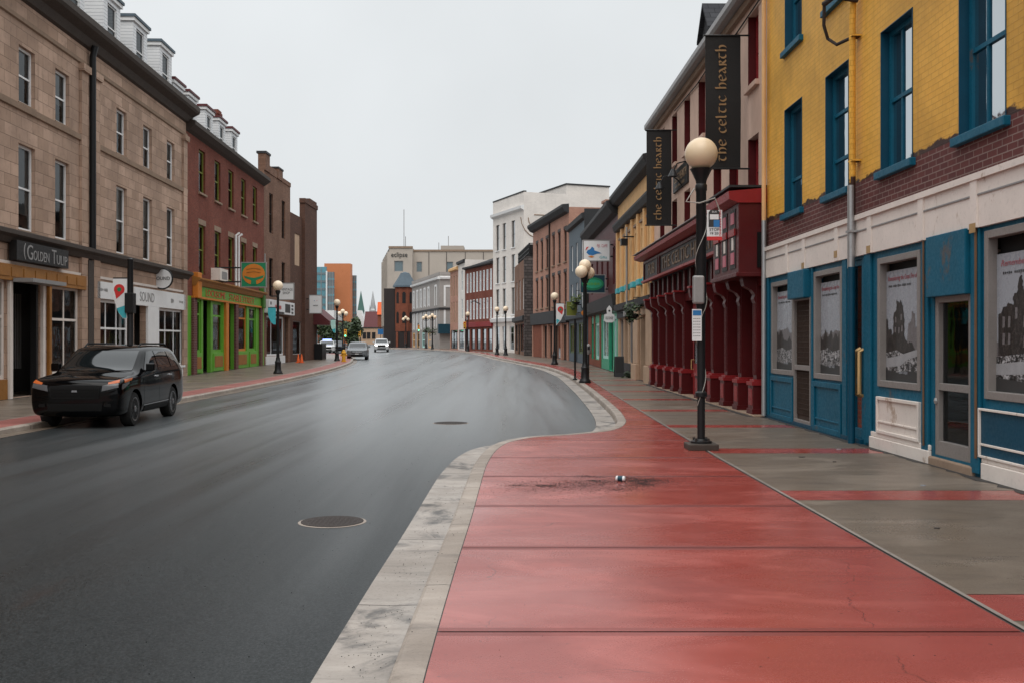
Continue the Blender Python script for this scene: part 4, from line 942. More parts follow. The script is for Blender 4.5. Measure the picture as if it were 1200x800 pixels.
F6.mb().box(F6.L * .68, F6.L * .97, 0, .03, .3, 3.3).build('brick_infill', 'rustbrick', R6, F6)
cornice(F6, R6, [(0, 3.3), (.25, 3.35), (.3, 4.35), (0, 4.4)], 'charcoal', name='fascia'); cornice(F6, R6, [(0, 11.75), (.3, 11.85), (.55, 12.2), (.55, 12.4), (0, 12.45)], 'charcoal'); roof_slab(F6, R6, 12.2); F6.mb().box(4, 5.2, -5, -4, 11.5, 13.4).box(3.9, 5.3, -5.1, -3.9, 13.2, 13.4).build('chimney', 'salmon', R6, F6); F6.mb().box(9, 11, -4, -2.5, 11.5, 13.0).build('roof_unit', 'zinc', R6, F6)
F6.mb().tube([(F6.L * .48, .08, 4.4), (F6.L * .48, .08, 11.8)], .07, 8).build('downpipe', 'iron', R6, F6)
# brown brick with stone side
F7 = Fac((1.28, 97.7), (.28, 110), 'R')
R7 = thing('stone_building', 'small brown brick shop with rough grey stone flank and black roof railings', 'building', F7.P(F7.L / 2, 0, .55))
w7 = [[F7.L * u - .7, F7.L * u + .7, 5.0, 8.0] for u in (.2, .5, .8)]; g7 = [[1, 5.5, .9, 3.6], [6, 8, .5, 3.6], [8.4, 11.5, .9, 3.6]]
wall(F7, R7, 0, 9.8, ['brownbrick'], w7 + g7, reveal=.2, sides=True)
for o in w7: win(F7, R7, o, 'white', d=.1, fw=.14, cols=(.5,))
for o in g7: win(F7, R7, o, 'charcoal', gl='shopglass', d=.1, rows=(), name='shop_window')
F7.mb().box(-.35, 0, -9, .15, 0, 9.9).build('stone_flank', 'fieldstone', R7, F7); roof_slab(F7, R7, 9.8); cornice(F7, R7, [(0, 3.8), (.3, 3.9), (.3, 4.3), (0, 4.4)], 'charcoal', name='fascia')
rb = F7.mb()
for k in range(14): s = .2 + k * F7.L / 14; rb.box(s - .04, s + .04, -.4, -.32, 9.8, 11.2)
for k in range(16): n = -.4 - k * .45; rb.box(-.1, -.02, n - .04, n + .04, 9.8, 11.2)
for z in (10.3, 10.7, 11.15): rb.box(0, F7.L, -.4, -.34, z, z + .08); rb.box(-.1, -.04, -7.4, -.3, z, z + .08)
rb.box(-.04, -.03, -7.2, -.4, 9.9, 11.1); rb.build('roof_railing', 'black', R7, F7)
# white four-storey
F8 = Fac((1.31, 112), (-2.24, 121), 'R')
R8 = thing('white_building', 'tall white painted four storey building with tall dark windows and blank side wall', 'building', F8.P(F8.L / 2, 0, .6))
w8 = [[F8.L * u - .55, F8.L * u + .55, z, z + 3.0] for u in (.33, .62, .84) for z in (12.4, 8.6, 4.9)]; g8 = [[F8.L * u - .7, F8.L * u + .7, .9, 3.6] for u in (.15, .38, .62, .85)]
wall(F8, R8, 0, 18.2, ['white_brick'], w8 + g8, depth=11, reveal=.25)
for o in w8: win(F8, R8, o, 'black', d=.15, fw=.06, sill='white')
for o in g8: win(F8, R8, o, 'white', gl='shopglass', d=.1, rows=(.7,), name='shop_window')
cornice(F8, R8, [(0, 16.2), (.35, 16.4), (.4, 16.7), (0, 16.8)], 'white'); cornice(F8, R8, [(0, 4.0), (.35, 4.1), (.45, 4.5), (0, 4.6)], 'white', name='fascia'); cornice(F8, R8, [(-.3, 18.2), (.05, 18.2), (.05, 18.35), (-.3, 18.35)], 'charcoal', name='coping')
F8.mb().box(.2, F8.L - .3, -10.5, -5.2, 17.5, 19.3).build('roof_block', 'white_brick', R8, F8); F8.mb().box(.1, F8.L - .2, -10.6, -5.1, 19.3, 19.45).build('roof_cap', 'charcoal', R8, F8); roof_slab(F8, R8, 17.7, 11)
cb = F8.mb()
for r, c0 in ((2.6, 1.2), (1.7, 1.3)): cb.tube([(-.03, -2.2 - r * math.cos(a), 15.4 - r * math.sin(a) * .9) for a in [i * math.pi / 10 for i in range(11)]], .05, 5)
cb.box(-.05, 0, -3.6, -1.2, 15.7, 15.8).box(-.05, 0, -3.4, -1.0, 14.6, 14.7); cb.build('faded_roofline_scar', 'stone_trim', R8, F8)
# brown brick row
F9 = Fac((-2.24, 121), (-6.06, 132), 'R')
R9 = thing('brick_row_building', 'long dark red brick building with white tall windows, beside the white four storey building', 'building', F9.P(F9.L / 2, 0, .7))
w9 = [[F9.L * (i + .6) / 8.4 - .38, F9.L * (i + .6) / 8.4 + .38, z, z + 2.5] for i in range(8) for z in (8.0, 4.6)]; g9 = [[F9.L * (i + .5) / 5 - .8, F9.L * (i + .5) / 5 + .8, .9, 3.4] for i in range(5)]
wall(F9, R9, 0, 11.3, ['redbrick'], w9 + g9, reveal=.1)
for o in w9: win(F9, R9, o, 'white', d=.03, fw=.12, simple=True)
for o in g9: win(F9, R9, o, 'pubdark', gl='shopglass', d=.08, simple=True, name='shop_window')
F9.mb().box(0, F9.L, 0, .03, .6, 3.5).build('shopfront', 'pubdark', R9, F9) if False else None
cornice(F9, R9, [(0, 3.6), (.2, 3.65), (.25, 4.2), (0, 4.25)], 'pubredhi', name='fascia'); cornice(F9, R9, [(0, 11), (.4, 11.1), (.4, 11.3), (0, 11.4)], 'charcoal'); pitched(F9, R9, 11.3, 9, 1.6); F9.mb().box(6, 7, -3.5, -2.7, 11.5, 13.6).build('chimney', 'redbrick', R9, F9)
F9.mb().tube([(5, 0, 6.4), (5, .8, 6.8), (5, 1.2, 6.6)], .06, 6).build('bracket_lamp', 'black', R9, F9)
# narrow white and peach houses
F10 = Fac((-6.06, 132), (-7.2, 137), 'R'); R10 = thing('narrow_white_building', 'narrow white building squeezed between dark red brick and peach buildings', 'building', F10.P(2, 0, .75))
w10 = [[1.6, 2.7, z, z + 2.6] for z in (8.5, 4.8)]
wall(F10, R10, 0, 12.4, ['white_brick'], w10 + [[.5, 4.4, .9, 3.4]], reveal=.1); roof_slab(F10, R10, 12.4); cornice(F10, R10, [(0, 12), (.3, 12.1), (.3, 12.4), (0, 12.5)], 'charcoal')
for o in w10: win(F10, R10, o, 'white', d=.05, simple=True)
win(F10, R10, [.5, 4.4, .9, 3.4], 'charcoal', d=.05, simple=True, name='shop_window')
F11 = Fac((-7.2, 137), (-8.6, 142.5), 'R'); R11 = thing('peach_building', 'peach coloured narrow building with tall thin windows at the bend', 'building', F11.P(2, 0, .8))
w11 = [[u - .35, u + .35, z, z + 2.8] for u in (1.0, 2.8, 4.6) for z in (8.0, 4.4)]
wall(F11, R11, 0, 11.9, ['salmon'], w11 + [[.5, 5, .9, 3.4]], reveal=.1); roof_slab(F11, R11, 11.9); cornice(F11, R11, [(0, 11.4), (.3, 11.5), (.3, 11.8), (0, 11.95)], 'cream')
for o in w11: win(F11, R11, o, 'tan', d=.05, simple=True)
win(F11, R11, [.5, 5, .9, 3.4], 'charcoal', d=.05, simple=True, name='shop_window')
# ------------------------------------------------------------------ far end of the street
R12 = thing('corner_building', 'grey stucco corner building with white quoined windows and dark shopfronts at the bend', 'building', (-10.6, 150, .9))
Fa = Fac((-10.6, 150), (-17, 174), 'R'); Fb = Fac((-7.9, 150.7), (-10.6, 150), 'R')
wa = [[Fa.L * u - .6, Fa.L * u + .6, z, z + 2.6] for u in (.12, .36, .50, .64, .78, .92) for z in (7.4, 3.9)]; ga = [[Fa.L * u - 1.2, Fa.L * u + 1.2, .9, 3.3] for u in (.1, .33, .55, .75, .92)]
wall(Fa, R12, 0, 11.6, ['greywall'], wa + ga, reveal=.1)
wb = [[.9, 1.9, z, z + 2.6] for z in (7.2, 3.9)]
wall(Fb, R12, 0, 11.6, ['greywall'], wb, reveal=.1, name='side_wall')
for F, ws in ((Fa, wa), (Fb, wb)):
    for o in ws:
        w = win(F, R12, o, 'white', d=.04, fw=.13, simple=True)
        F.mb().box(o[0] - .28, o[0], -.02, .06, o[2] - .2, o[3] + .25).box(o[1], o[1] + .28, -.02, .06, o[2] - .2, o[3] + .25).box(o[0], o[1], -.02, .06, o[3], o[3] + .3).build('window_surround', 'white', w, F)
    cornice(F, R12, [(0, 10.9), (.3, 11), (.35, 11.3), (0, 11.4)], 'white'); cornice(F, R12, [(0, 6.5), (.15, 6.5), (.15, 6.8), (0, 6.8)], 'charcoal', name='string_course')
    F.mb().box(0, F.L, -.3, .05, 11.6, 12.0).build('parapet', 'greywall', R12, F)
for i, o in enumerate(ga):
    win(Fa, R12, o, 'cream' if i != 2 else 'mint', gl='shopglass', d=.05, fw=.25, simple=True, cols=(.5,), name='shop_window')
Fb.mb().box(-.2, Fb.L + .3, .0, .8, 3.0, 4.4).build('shop_awning', 'navy', R12, Fb); roof_slab(Fa, R12, 11.6)
# turreted brick house
R13 = thing('turret_building', 'narrow red brick corner tower with pointed slate roof', 'building', (-18.6, 178, .95))
mb = MB(); c = (-18.6, 178); oc = [(c[0] + 1.75 * math.cos(rad(22.5 + 45 * i)), c[1] + 1.75 * math.sin(rad(22.5 + 45 * i))) for i in range(8)]
mb.ext(oc, 3.6, 11.2, 2); mb.build('wall', 'rustbrick', R13)
MB().lathe([(2.15, 11.2), (2.1, 11.5), (1.2, 12.9), (.75, 13.7), (.02, 13.9)], (c[0], c[1], 0), 8).build('roof', 'bluegrey', R13)
MB().box(c[0] - 1.8, c[0] + 1.8, c[1] - 1.5, c[1] + 3, 0, 3.6).build('ground_floor', 'pubdark', R13)
for a in (-90, -45, -135):
    for z in (5.0, 8.4):
        ca, sa = math.cos(rad(a)), math.sin(rad(a)); r0 = 1.62; px_, py_ = c[0] + r0 * ca, c[1] + r0 * sa
        m2 = MB(lambda u, v, w_, ca=ca, sa=sa, px_=px_, py_=py_: Vector((px_ - sa * u + ca * v, py_ + ca * u + sa * v, w_)))
        m2.ext([(-.3, z), (.3, z), (.3, z + 1.7), (.15, z + 1.95), (-.15, z + 1.95), (-.3, z + 1.7)], -.02, .04, 1, 0).build('window', 'black', R13)
MB().box(c[0] - 3.6, c[0] - 1.7, c[1] - .5, c[1] + 6, 0, 11.0).build('side_wing', 'pubdark', R13)
for x in (-1.2, .3, 1.3): MB().box(c[0] + x - .18, c[0] + x + .18, c[1] - 1.75, c[1] - 1.5, .9, 3.5).build('pier', 'rustbrick', R13)
# large beige office block
R14 = thing('office_block', 'large flat roofed beige office block lettered eclipse', 'building', (-19, 196, 1))
Fe = Fac((-19, 195), (-23.4, 195), 'R'); Fg = Fac((6, 197.2), (-19, 197.2), 'R'); Fh = Fac((-23.4, 195), (-28.3, 224), 'R')
def zz(py, Y): return CAMZ + (400 - py) * Y / 1200
we = [span(Fe, 462, 472.5, zz(318.5, 195), zz(306, 195)), span(Fe, 462, 472, zz(345, 195), zz(333, 195))]
wall(Fe, R14, 0, zz(290.5, 195), ['beige'], we, depth=12, reveal=.25)
wg = [span(Fg, a, b, zz(319, 197), zz(307, 197)) for a, b in ((488, 494.6), (523, 531), (540, 550), (560, 569), (590, 600))]
wall(Fg, R14, 0, zz(295, 197), ['beige'], wg, depth=20, reveal=.25)
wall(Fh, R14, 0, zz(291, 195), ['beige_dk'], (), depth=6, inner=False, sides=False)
for F, ws in ((Fe, we), (Fg, wg)):
    for o in ws: win(F, R14, o, 'grey_metal', gl='facadeglass2', d=.2, fw=.12, rows=(), simple=True)
    F.mb().box(-.1, F.L + .1, -.3, .15, F.z(480, 291 if F is Fe else 295) - .02, F.z(480, 291 if F is Fe else 295) + .35).build('coping', 'stone_trim', R14, F)
for X_ in (-16, -12.6, -9, -5.5, -2): MB().box(X_ - .06, X_ + .06, 197.13, 197.2, 1, 19).build('panel_joint', 'beige_dk', R14)
for zz_ in (8.5, 13): MB().box(-19, 6, 197.14, 197.2, zz_, zz_ + .1).build('panel_joint', 'beige_dk', R14)
MB().box(-14, -9.5, 201, 206, 18, 20.6).build('roof_plant_room', 'beige', R14)
pb = Fh.mb()
for k in range(6): pb.box(Fh.L * k / 5.5, Fh.L * k / 5.5 + .7, 0, .35, 5, 18.9)
pb.build('pier', 'beige', R14, Fh)
text('eclipse', 'ink', R14, (-21.45, 194.9, zz(299.5, 195)), (1, 0, 0), (0, 0, 1), 3.1, 1.15, .03)
for x, y, h in ((-21.2, 201, 8.5), (-14.5, 203, 2.2), (-12.6, 203, 3.5), (-20.9, 201, 3.2)):
    MB().tube([(x, y, 18), (x, y, 19.2 + h)], .07, 5).build('antenna', 'grey_metal', R14)
# glass and orange tower block far off
T1 = thing('tower_block', 'modern office tower of teal glass bands and an orange slab, far down the street', 'building', (-48, 270, 1.5))
def fx(px, Y): return (px - 600) / 1200 * Y
MB().box(fx(380, 270), fx(410.5, 270), 270, 273.6, 0, zz(309, 270)).build('orange_slab', 'orangeclad', T1)
def bands(name, x0, x1, y0, z1, m, n):
    mb = MB(); mb.box(x0, x1, y0, y0 + 1.0, 0, z1, 0)
    for i in range(n): z = 3 + (z1 - 3) * i / n; mb.box(x0 - .04, x1 + .04, y0 - .12, y0 - .01, z, z + .55, 1)
    for i in range(1, 5): x = x0 + (x1 - x0) * i / 5; mb.box(x - .07, x + .07, y0 - .15, y0 - .125, 2, z1, 2)
    return mb.build(name, [m, 'facadeglass2' if m == 'facadeglass' else 'facadeglass', 'grey_metal'], T1)
bands('glass_wing', fx(352, 266), fx(382.5, 266), 266, zz(313, 266), 'facadeglass', 9); bands('glass_wing', fx(382.5, 264), fx(391.5, 264), 264, zz(319, 264), 'facadeglass2', 8); bands('glass_wing', fx(408, 275), fx(417.5, 275), 275, zz(323, 275), 'facadeglass2', 8)
MB().box(fx(382, 263.5), fx(383.4, 263.5), 263.3, 264, 0, zz(318, 264)).build('white_fin', 'white', T1)
t = thing('low_building', 'low red brick building with white upper band, beyond the trees', 'building', (fx(384, 170), 172, 1))
MB().box(fx(372, 170), fx(391, 170), 170, 178, 0, zz(375, 170)).build('wall', 'rustbrick', t); MB().box(fx(371.5, 170), fx(391.5, 170), 169.8, 178, zz(375, 170), zz(364, 170)).build('band', 'white', t)
t = thing('church_spire', 'pale church gable with tall green copper spire', 'church', (fx(423, 300), 300, 1.6))
MB().lathe([(1.0, 0), (.95, zz(364, 300) - 1), (1.05, zz(364, 300)), (.03, zz(341, 300))], (fx(423, 300), 300, 0), 8).build('spire', 'copper', t)
MB().ext([(fx(414.5, 296), 0), (fx(428, 296), 0), (fx(428, 296), zz(381, 296)), (fx(423, 296), zz(364, 296)), (fx(419, 296), zz(364, 296)), (fx(415, 296), zz(384, 296))], 296, 310, 1).build('gable', 'white', t)
t = thing('church_spire', 'slender pale grey church spire right of the green spire', 'church', (fx(437, 340), 340, 1.7))
MB().lathe([(1.1, 0), (1.1, zz(364, 340)), (.85, zz(362, 340)), (.7, zz(355, 340)), (.02, zz(341, 340))], (fx(437, 340), 340, 0), 8).build('spire', 'zinc', t)
for k in (-1, 1): MB().lathe([(.2, 0), (.2, zz(362, 340)), (.02, zz(357, 340))], (fx(437, 340) + k * .95, 339.6, 0), 6).build('pinnacle', 'zinc', t)
t = thing('maroon_roofed_building', 'broad building with steep dark maroon roof below the grey spire', 'building', (fx(436, 290), 290, 1.5))
MB().box(fx(426.5, 290), fx(444, 290), 288, 300, 0, zz(384, 290)).build('wall', 'white', t)
MB().ext([(288, zz(384, 288)), (292, zz(365, 290)), (300, zz(384, 288))], fx(427, 290), fx(443.5, 290), 0).build('roof', 'maroon', t)
t = thing('orange_building', 'small orange brick building between maroon roof and office block', 'building', (fx(446, 262), 262, 1.5))
MB().box(fx(442.5, 262), fx(449, 262), 262, 270, 0, zz(369, 262)).build('wall', 'rustbrick', t); MB().ext([(261.6, zz(369, 262)), (263, zz(354, 262)), (270, zz(354, 262)), (270, zz(369, 262))], fx(442, 262), fx(449, 262), 0).build('roof', 'cone', t)
t = thing('beige_building', 'low blank beige building closing the end of the street', 'building', (fx(433, 240), 240, 1.4))
MB().box(fx(419, 240), fx(452, 240), 240, 250, 0, zz(384.5, 240)).build('wall', 'tan', t); MB().box(fx(418.8, 240), fx(452.2, 240), 239.8, 250, zz(384.5, 240), zz(383.5, 240)).build('roof', 'charcoal', t)
for px, nm in ((427, 'window'), (432, 'window'), (438, 'window')): MB().box(fx(px, 240) - .4, fx(px, 240) + .4, 239.9, 240.05, 2.5, 4).build(nm, 'black', t)

# ------------------------------------------------------------------ left side: sandstone building
G1 = Fac((-14.55, 10.4), (-15.82, 49.7), 'L'); L1 = thing('sandstone_building', 'long brown sandstone building with white dormers, golden tulip shop and white fronted sound shop', 'building', G1.P(G1.L * .7, 0, .1))
RDL = reading(G1)
def gs(F, px): return F.s(px)
up2, up1 = [], []
for a, b in ((22, 41), (65, 81), (136, 149), (167.5, 178.5), (195, 205)):
    c = (G1.s(a) + G1.s(b)) / 2; up2.append([c - .58, c + .58, 9.28, 11.05]); up1.append([c - .60, c + .60, 5.33, 8.0])
c0 = (G1.s(22) + G1.s(41)) / 2
for k in (1, 2, 3, 4): c = c0 - 3.05 * k; up2.append([c - .58, c + .58, 9.28, 11.05]); up1.append([c - .60, c + .60, 5.33, 8.0])
sA = G1.s(103.5)                                # the party line with the downpipe
shopL = {'e': [G1.s(11), G1.s(46), .15, 3.75], 'w': [G1.s(61), G1.s(93), .75, 3.75], 'w0': [G1.s(-70), G1.s(7), .75, 3.75],
         'sw': [G1.s(112), G1.s(150), .6, 3.45], 'sd': [G1.s(157), G1.s(171), .12, 3.4], 'sw2': [G1.s(184.5), G1.s(214), .75, 3.35]}
wall(G1, L1, -.2, 13.0, ['stone', 'stone_trim'], up2 + up1 + list(shopL.values()), reveal=.26)
for i, o in enumerate(up2 + up1):
    w = win(G1, L1, o, 'white', d=.14, fw=.085, rows=(.5,), blind=(.5, .62, .45, .5, .8)[i % 5])
    G1.mb().box(o[0] - .05, o[1] + .05, -.2, .03, o[2] - .16, o[2] - .002).build('sill', 'stone_trim', w, G1)
for a, b in ((0, sA - .35), (sA + .35, G1.L)):
    cornice(G1, L1, [(0, 9.0), (.08, 9.02), (.1, 9.2), (0, 9.24)], 'stone_trim', a, b, 'string_course')
    cornice(G1, L1, [(0, 11.75), (.07, 11.78), (.09, 11.9), (0, 11.95)], 'stone_trim', a, b, 'string_course')
cornice(G1, L1, [(0, 12.45), (.12, 12.5), (.25, 12.75), (.55, 12.9), (.62, 13.0), (.62, 13.22), (-.3, 13.24)], 'stone_dark', 0, G1.L + .25)
cornice(G1, L1, [(0, 4.82), (.1, 4.85), (.2, 5.0), (.34, 5.08), (.34, 5.2), (0, 5.3)], 'stone_dark', 0, G1.L + .1, 'shop_cornice')
cornice(G1, L1, [(0, 4.2), (.06, 4.2), (.07, 4.29), (0, 4.3)], 'whitepaint', 0, G1.L, 'ledge')
for s in (sA - .55, sA + .62, G1.L - .4): G1.mb().box(s - .3, s + .3, 0, .1, -.1, 11.7).box(s - .36, s + .36, 0, .2, 11.5, 11.75).build('pilaster', 'stone', L1, G1)
G1.mb().tube([(sA, .25, 12.6), (sA, .16, 12.2), (sA, .16, 5.2)], .12, 10).build('downpipe', 'black', L1, G1, smooth=True)
G1.mb().box(sA - .3, sA + .2, .0, .13, .1, 4.8).build('dark_pier', 'stone_dark', L1, G1)
roofm = G1.mb().ext([(-.1, 13.1), (-2.6, 15.5), (-9, 15.7), (-9, 13.1)], 0, G1.L, 0).build('roof', 'slate', L1, G1)
for px in (130, 163, 193): dormer(G1, L1, G1.s(px, -.8), 1.9, -.75, 13.1, 15.75, 2.4, 'white_clap', 'bluegrey')
for k in (1, 2, 3, 4): dormer(G1, L1, G1.s(130, -.8) - 3.9 * k, 1.9, -.75, 13.1, 15.75, 2.4, 'white_clap', 'bluegrey')
# golden tulip shopfront
G1.mb().box(G1.s(-90), G1.s(97), 0, .14, 3.7, 4.19).build('shop_fascia', 'ochre', L1, G1, bevel=.01)
for k in range(12): a = G1.s(-80) + k * (G1.s(95) - G1.s(-80)) / 12; G1.mb().box(a + .06, a + (G1.s(95) - G1.s(-80)) / 12 - .06, .14, .16, 3.82, 4.1).build('fascia_panel', 'ochre', L1, G1, bevel=.006)
o = G1.mb().box(G1.s(8), G1.s(70), .06, .30, 4.32, 4.92).build('sign_board', 'blackboard', L1, G1, bevel=.01)
for tx, pa, pb_, hh_, zz_ in (('(', 16, 18.5, .5, 4.62), ('G', 20, 27, .46, 4.62), ('OLDEN', 27.8, 46.5, .31, 4.55), ('T', 49.5, 55, .46, 4.62), ('ULIP', 55.5, 68, .31, 4.55)): text(tx, 'grey_metal', o, G1.P((G1.s(pa) + G1.s(pb_)) / 2, .306, zz_), RDL, (0, 0, 1), G1.s(pb_) - G1.s(pa), hh_, .006)
for key in ('w', 'w0'):
    q = shopL[key]; win(G1, L1, q, 'cream' if False else 'whitepaint', gl='shopglass', d=.08, fw=.12, rows=(.62,), cols=(.5,), name='shop_window')
    G1.mb().box(q[0], q[1], 0, .05, .1, .74).build('stall_panel', 'ochre', L1, G1)
q = shopL['e']; d = G1.mb()
d.box(q[0] + .1, q[0] + .22, -.2, .0, .15, 3.75).box(q[1] - .22, q[1] - .1, -.2, 0, .15, 3.75).box(q[0], q[1], -.9, -.8, .15, 3.75)
d = d.build('door', 'blackboard', L1, G1); G1.mb().box(q[1] - .9, q[1] - .25, -.8, -.76, 1.2, 3.3).build('pane', 'shopglass', d, G1)
gr = G1.mb()
for k in range(16): x = q[0] + .5 + k * .13; gr.box(x - .012, x + .012, -.75, -.73, 1.0, 3.4)
gr.box(q[0] + .4, q[1] - .5, -.75, -.72, .98, 1.03); gr.build('security_grille', 'grey_metal', d, G1)
G1.mb().box(q[0] - .1, q[1] + .3, .16, .75, 3.66, 3.78).build('door_canopy', 'grey_metal', L1, G1)
for px in (10, 48.5, 56): G1.mb().box(G1.s(px) - .09, G1.s(px) + .09, 0, .1, .1, 3.7).build('pilaster', 'whitepaint' if px != 56 else 'ochre', L1, G1, bevel=.01)
# sound shopfront
fs = G1.mb().box(G1.s(111), G1.s(150.5), 0, .1, 3.46, 4.1).box(G1.s(154.5), G1.s(215), 0, .1, 3.36, 4.1).build('shop_fascia', 'white', L1, G1, bevel=.01)
text('SOUND', 'grey_metal', fs, G1.P((G1.s(161) + G1.s(178)) / 2, .106, 3.74), RDL, (0, 0, 1), G1.s(178) - G1.s(161), .40, .005)
faint_print('grey_metal', fs, G1.P(G1.s(200), .106, 3.72), RDL, (0, 0, 1), .55, .22, 1); faint_print('grey_metal', fs, G1.P(G1.s(210), .106, 3.72), RDL, (0, 0, 1), .7, .12, 2); faint_print('grey_metal', fs, G1.P(G1.s(119), .106, 3.8), RDL, (0, 0, 1), .9, .14, 2)
for key in ('sw', 'sw2'): 
    w = win(G1, L1, shopL[key], 'white', gl='shopglass', d=.06, fw=.11, rows=(.62,), cols=(.34, .67), name='shop_window'); q = shopL[key]
    G1.mb().box(q[0], q[1], 0, .06, .1, q[2] - .02).box(q[0] - .05, q[1] + .05, 0, .12, q[2] - .1, q[2]).build('stall_riser', 'white', w, G1, bevel=.008)
    lv = G1.mb()
    for k in range(5):
        sx = q[0] + .4 + (q[1] - q[0] - .6) * k / 4
        for j in range(9):
            a = random.uniform(0, 6.28); h = random.uniform(.3, .9); dx = .3 * math.cos(a)
            lv.poly([(sx, -.4, q[2] + .9), (sx + dx * .5 + .05, -.4 + .1 * math.sin(a), q[2] + .9 + h * .6), (sx + dx, -.4, q[2] + .9 + h), (sx + dx * .5 - .05, -.42, q[2] + .9 + h * .55)])
    lv.build('window_plants', 'leaf2', w, G1, recalc=False)
q = shopL['sd']; d = G1.mb().box(q[0], q[1], -.7, -.62, q[2], q[3]).build('door', 'white', L1, G1); G1.mb().box(q[0] + .3, q[1] - .3, -.62, -.6, .9, 2.4).build('pane', 'shopglass', d, G1)
G1.mb().box(G1.s(171), G1.s(184), -.02, .1, .1, 3.36).build('shop_pier', 'white', L1, G1, bevel=.01)
t = thing('round_sign', 'round grey shop sign with black rim on a bracket above the sound shop', 'sign', G1.P(G1.s(190), .8, 4.9), None)
cS = G1.P(G1.s(183), 1.0, 4.72); cx = (190.3 - 600) / 1200 * cS.y
MB(lambda a, b, c: Vector((cx + a, cS.y + c, 4.62 + b))).lathe([(.42, -.03), (.42, .03)], n=28).build('face', 'signwhite', t)
MB().tube([(cx + .44 * math.cos(a), cS.y, 4.62 + .44 * math.sin(a)) for a in [i * math.pi / 14 for i in range(29)]], .04, 6).build('rim', 'black', t)
MB().tube([(cx - .4, cS.y, 4.62), (G1.P(G1.s(183), 0, 0).x, cS.y, 4.62)], .04, 6).build('bracket', 'black', t)
text('SOUND', 'ink', t, (cx, cS.y - .04, 4.63), (1, 0, 0), (0, 0, 1), .68, .15)

# red brick restaurant
G2 = Fac((-15.83, 49.72), (-16.4, 67.7), 'L'); L2 = thing('red_brick_building', 'red brick building with white dormers and lime green and orange restaurant front', 'building', G2.P(G2.L / 2, 0, .15)); RD_2 = reading(G2)
wt, wl_ = [], []
for a, b in ((232.5, 241), (251, 259), (267.5, 274), (282, 289), (296, 301.5)):
    c = (G2.s(a) + G2.s(b)) / 2; wt.append([c - .62, c + .62, 9.45, 11.65]); wl_.append([c - .62, c + .62, 5.3, 7.82])
gz = {'a': [G2.s(227.5), G2.s(236), 1.3, 4.0], 'd': [G2.s(238), G2.s(247), .15, 4.0], 'b': [G2.s(249.5), G2.s(261), 1.3, 4.0], 'd2': [G2.s(266), G2.s(274), .15, 4.0], 'c': [G2.s(277), G2.s(289), 1.3, 4.0], 'e': [G2.s(292), G2.s(300), 1.3, 4.0]}
wall(G2, L2, -.1, 12.3, ['redbrick', 'green'], wt + wl_ + list(gz.values()), reveal=.2, zones=[(-.2, 4.1, 1)])
for i, o in enumerate(wt): win(G2, L2, o, 'lemon', d=.12, fw=.09, sill='stone_trim', blind=.3)
for i, o in enumerate(wl_): win(G2, L2, o, 'lemon', d=.12, fw=.09, lintel='stone_trim', blind=.3 if i % 2 else 0)
cornice(G2, L2, [(0, 12.1), (.2, 12.2), (.45, 12.4), (.45, 12.6), (0, 12.7)], 'stone_dark'); pitched(G2, L2, 12.6, 9, 3.0)
for u in (.02, .98): G2.mb().box(G2.L * u - .45, G2.L * u + .45, -4.2, -2.8, 14, 17.0).box(G2.L * u - .5, G2.L * u + .5, -4.25, -2.75, 16.7, 16.85).build('chimney', 'redbrick', L2, G2)
for px in (209, 225.5, 245, 260, 274.5): dormer(G2, L2, G2.s(px, -.8), 1.65, -.8, 12.6, 14.6, 2.6, 'white_clap', 'maroon', 'white')
G2.mb().ext([(0, 4.62), (.2, 4.66), (.3, 4.85), (.42, 4.95), (.42, 5.02), (0, 5.12)], G2.s(225), G2.s(306.5), 0).build('shop_cornice', 'ochre', L2, G2)
G2.mb().box(G2.s(224), G2.s(307), 0, .16, 4.02, 4.12).build('fascia_trim', 'orange', L2, G2)
f = G2.mb().box(G2.s(230.5), G2.s(303.5), 0, .12, 4.125, 4.64).build('shop_fascia', 'green', L2, G2)
for px in (227.5, 305): G2.mb().box(G2.s(px) - .35, G2.s(px) + .35, 0, .3, 4.02, 5.3).build('console', 'orange' if px < 250 else 'green_dk', L2, G2, bevel=.03)
text('LOCKSOME', 'signletter', f, G2.P((G2.s(238.5) + G2.s(261.5)) / 2, .126, 4.37), RD_2, (0, 0, 1), G2.s(261.5) - G2.s(238.5), .36, .012)
text('STABLE STREET', 'signletter', f, G2.P((G2.s(266) + G2.s(295.5)) / 2, .126, 4.37), RD_2, (0, 0, 1), G2.s(295.5) - G2.s(266), .36, .012)
for k in 'abce':
    w = win(G2, L2, gz[k], 'green' if k != 'c' else 'orange', gl='shopglass', d=.08, fw=.14, rows=(.72,), name='shop_window')
    G2.mb().box(gz[k][0], gz[k][1], 0, .05, .3, 1.25, 0).box(gz[k][0] + .2, gz[k][1] - .2, .05, .07, .5, 1.1, 1).build('stall_panel', ['green', 'ochre'], w, G2, bevel=.008)
for k, m_ in (('d', 'green_dk'), ('d2', 'pubdark')):
    d = G2.mb().box(gz[k][0], gz[k][1], -.9, -.8, .1, 4).build('door', m_, L2, G2); G2.mb().box(gz[k][0] + .3, gz[k][1] - .3, -.8, -.78, 1.2, 2.9).build('pane', 'shopglass', d, G2)
for px, m_ in ((226, 'maroonbrick'), (264, 'orange'), (275.5, 'maroonbrick'), (304.5, 'maroonbrick')): G2.mb().box(G2.s(px) - .3, G2.s(px) + .3, 0, .14, -.1, 4.02).build('pilaster', m_, L2, G2, bevel=.01)
G2.mb().box(G2.s(247), G2.s(256.5), .0, .5, 5.1, 5.75, 0).box(G2.s(249), G2.s(255), .5, .52, 5.2, 5.6, 1).build('air_conditioner', ['whitepaint', 'grey_metal'], L2, G2, bevel=.02)
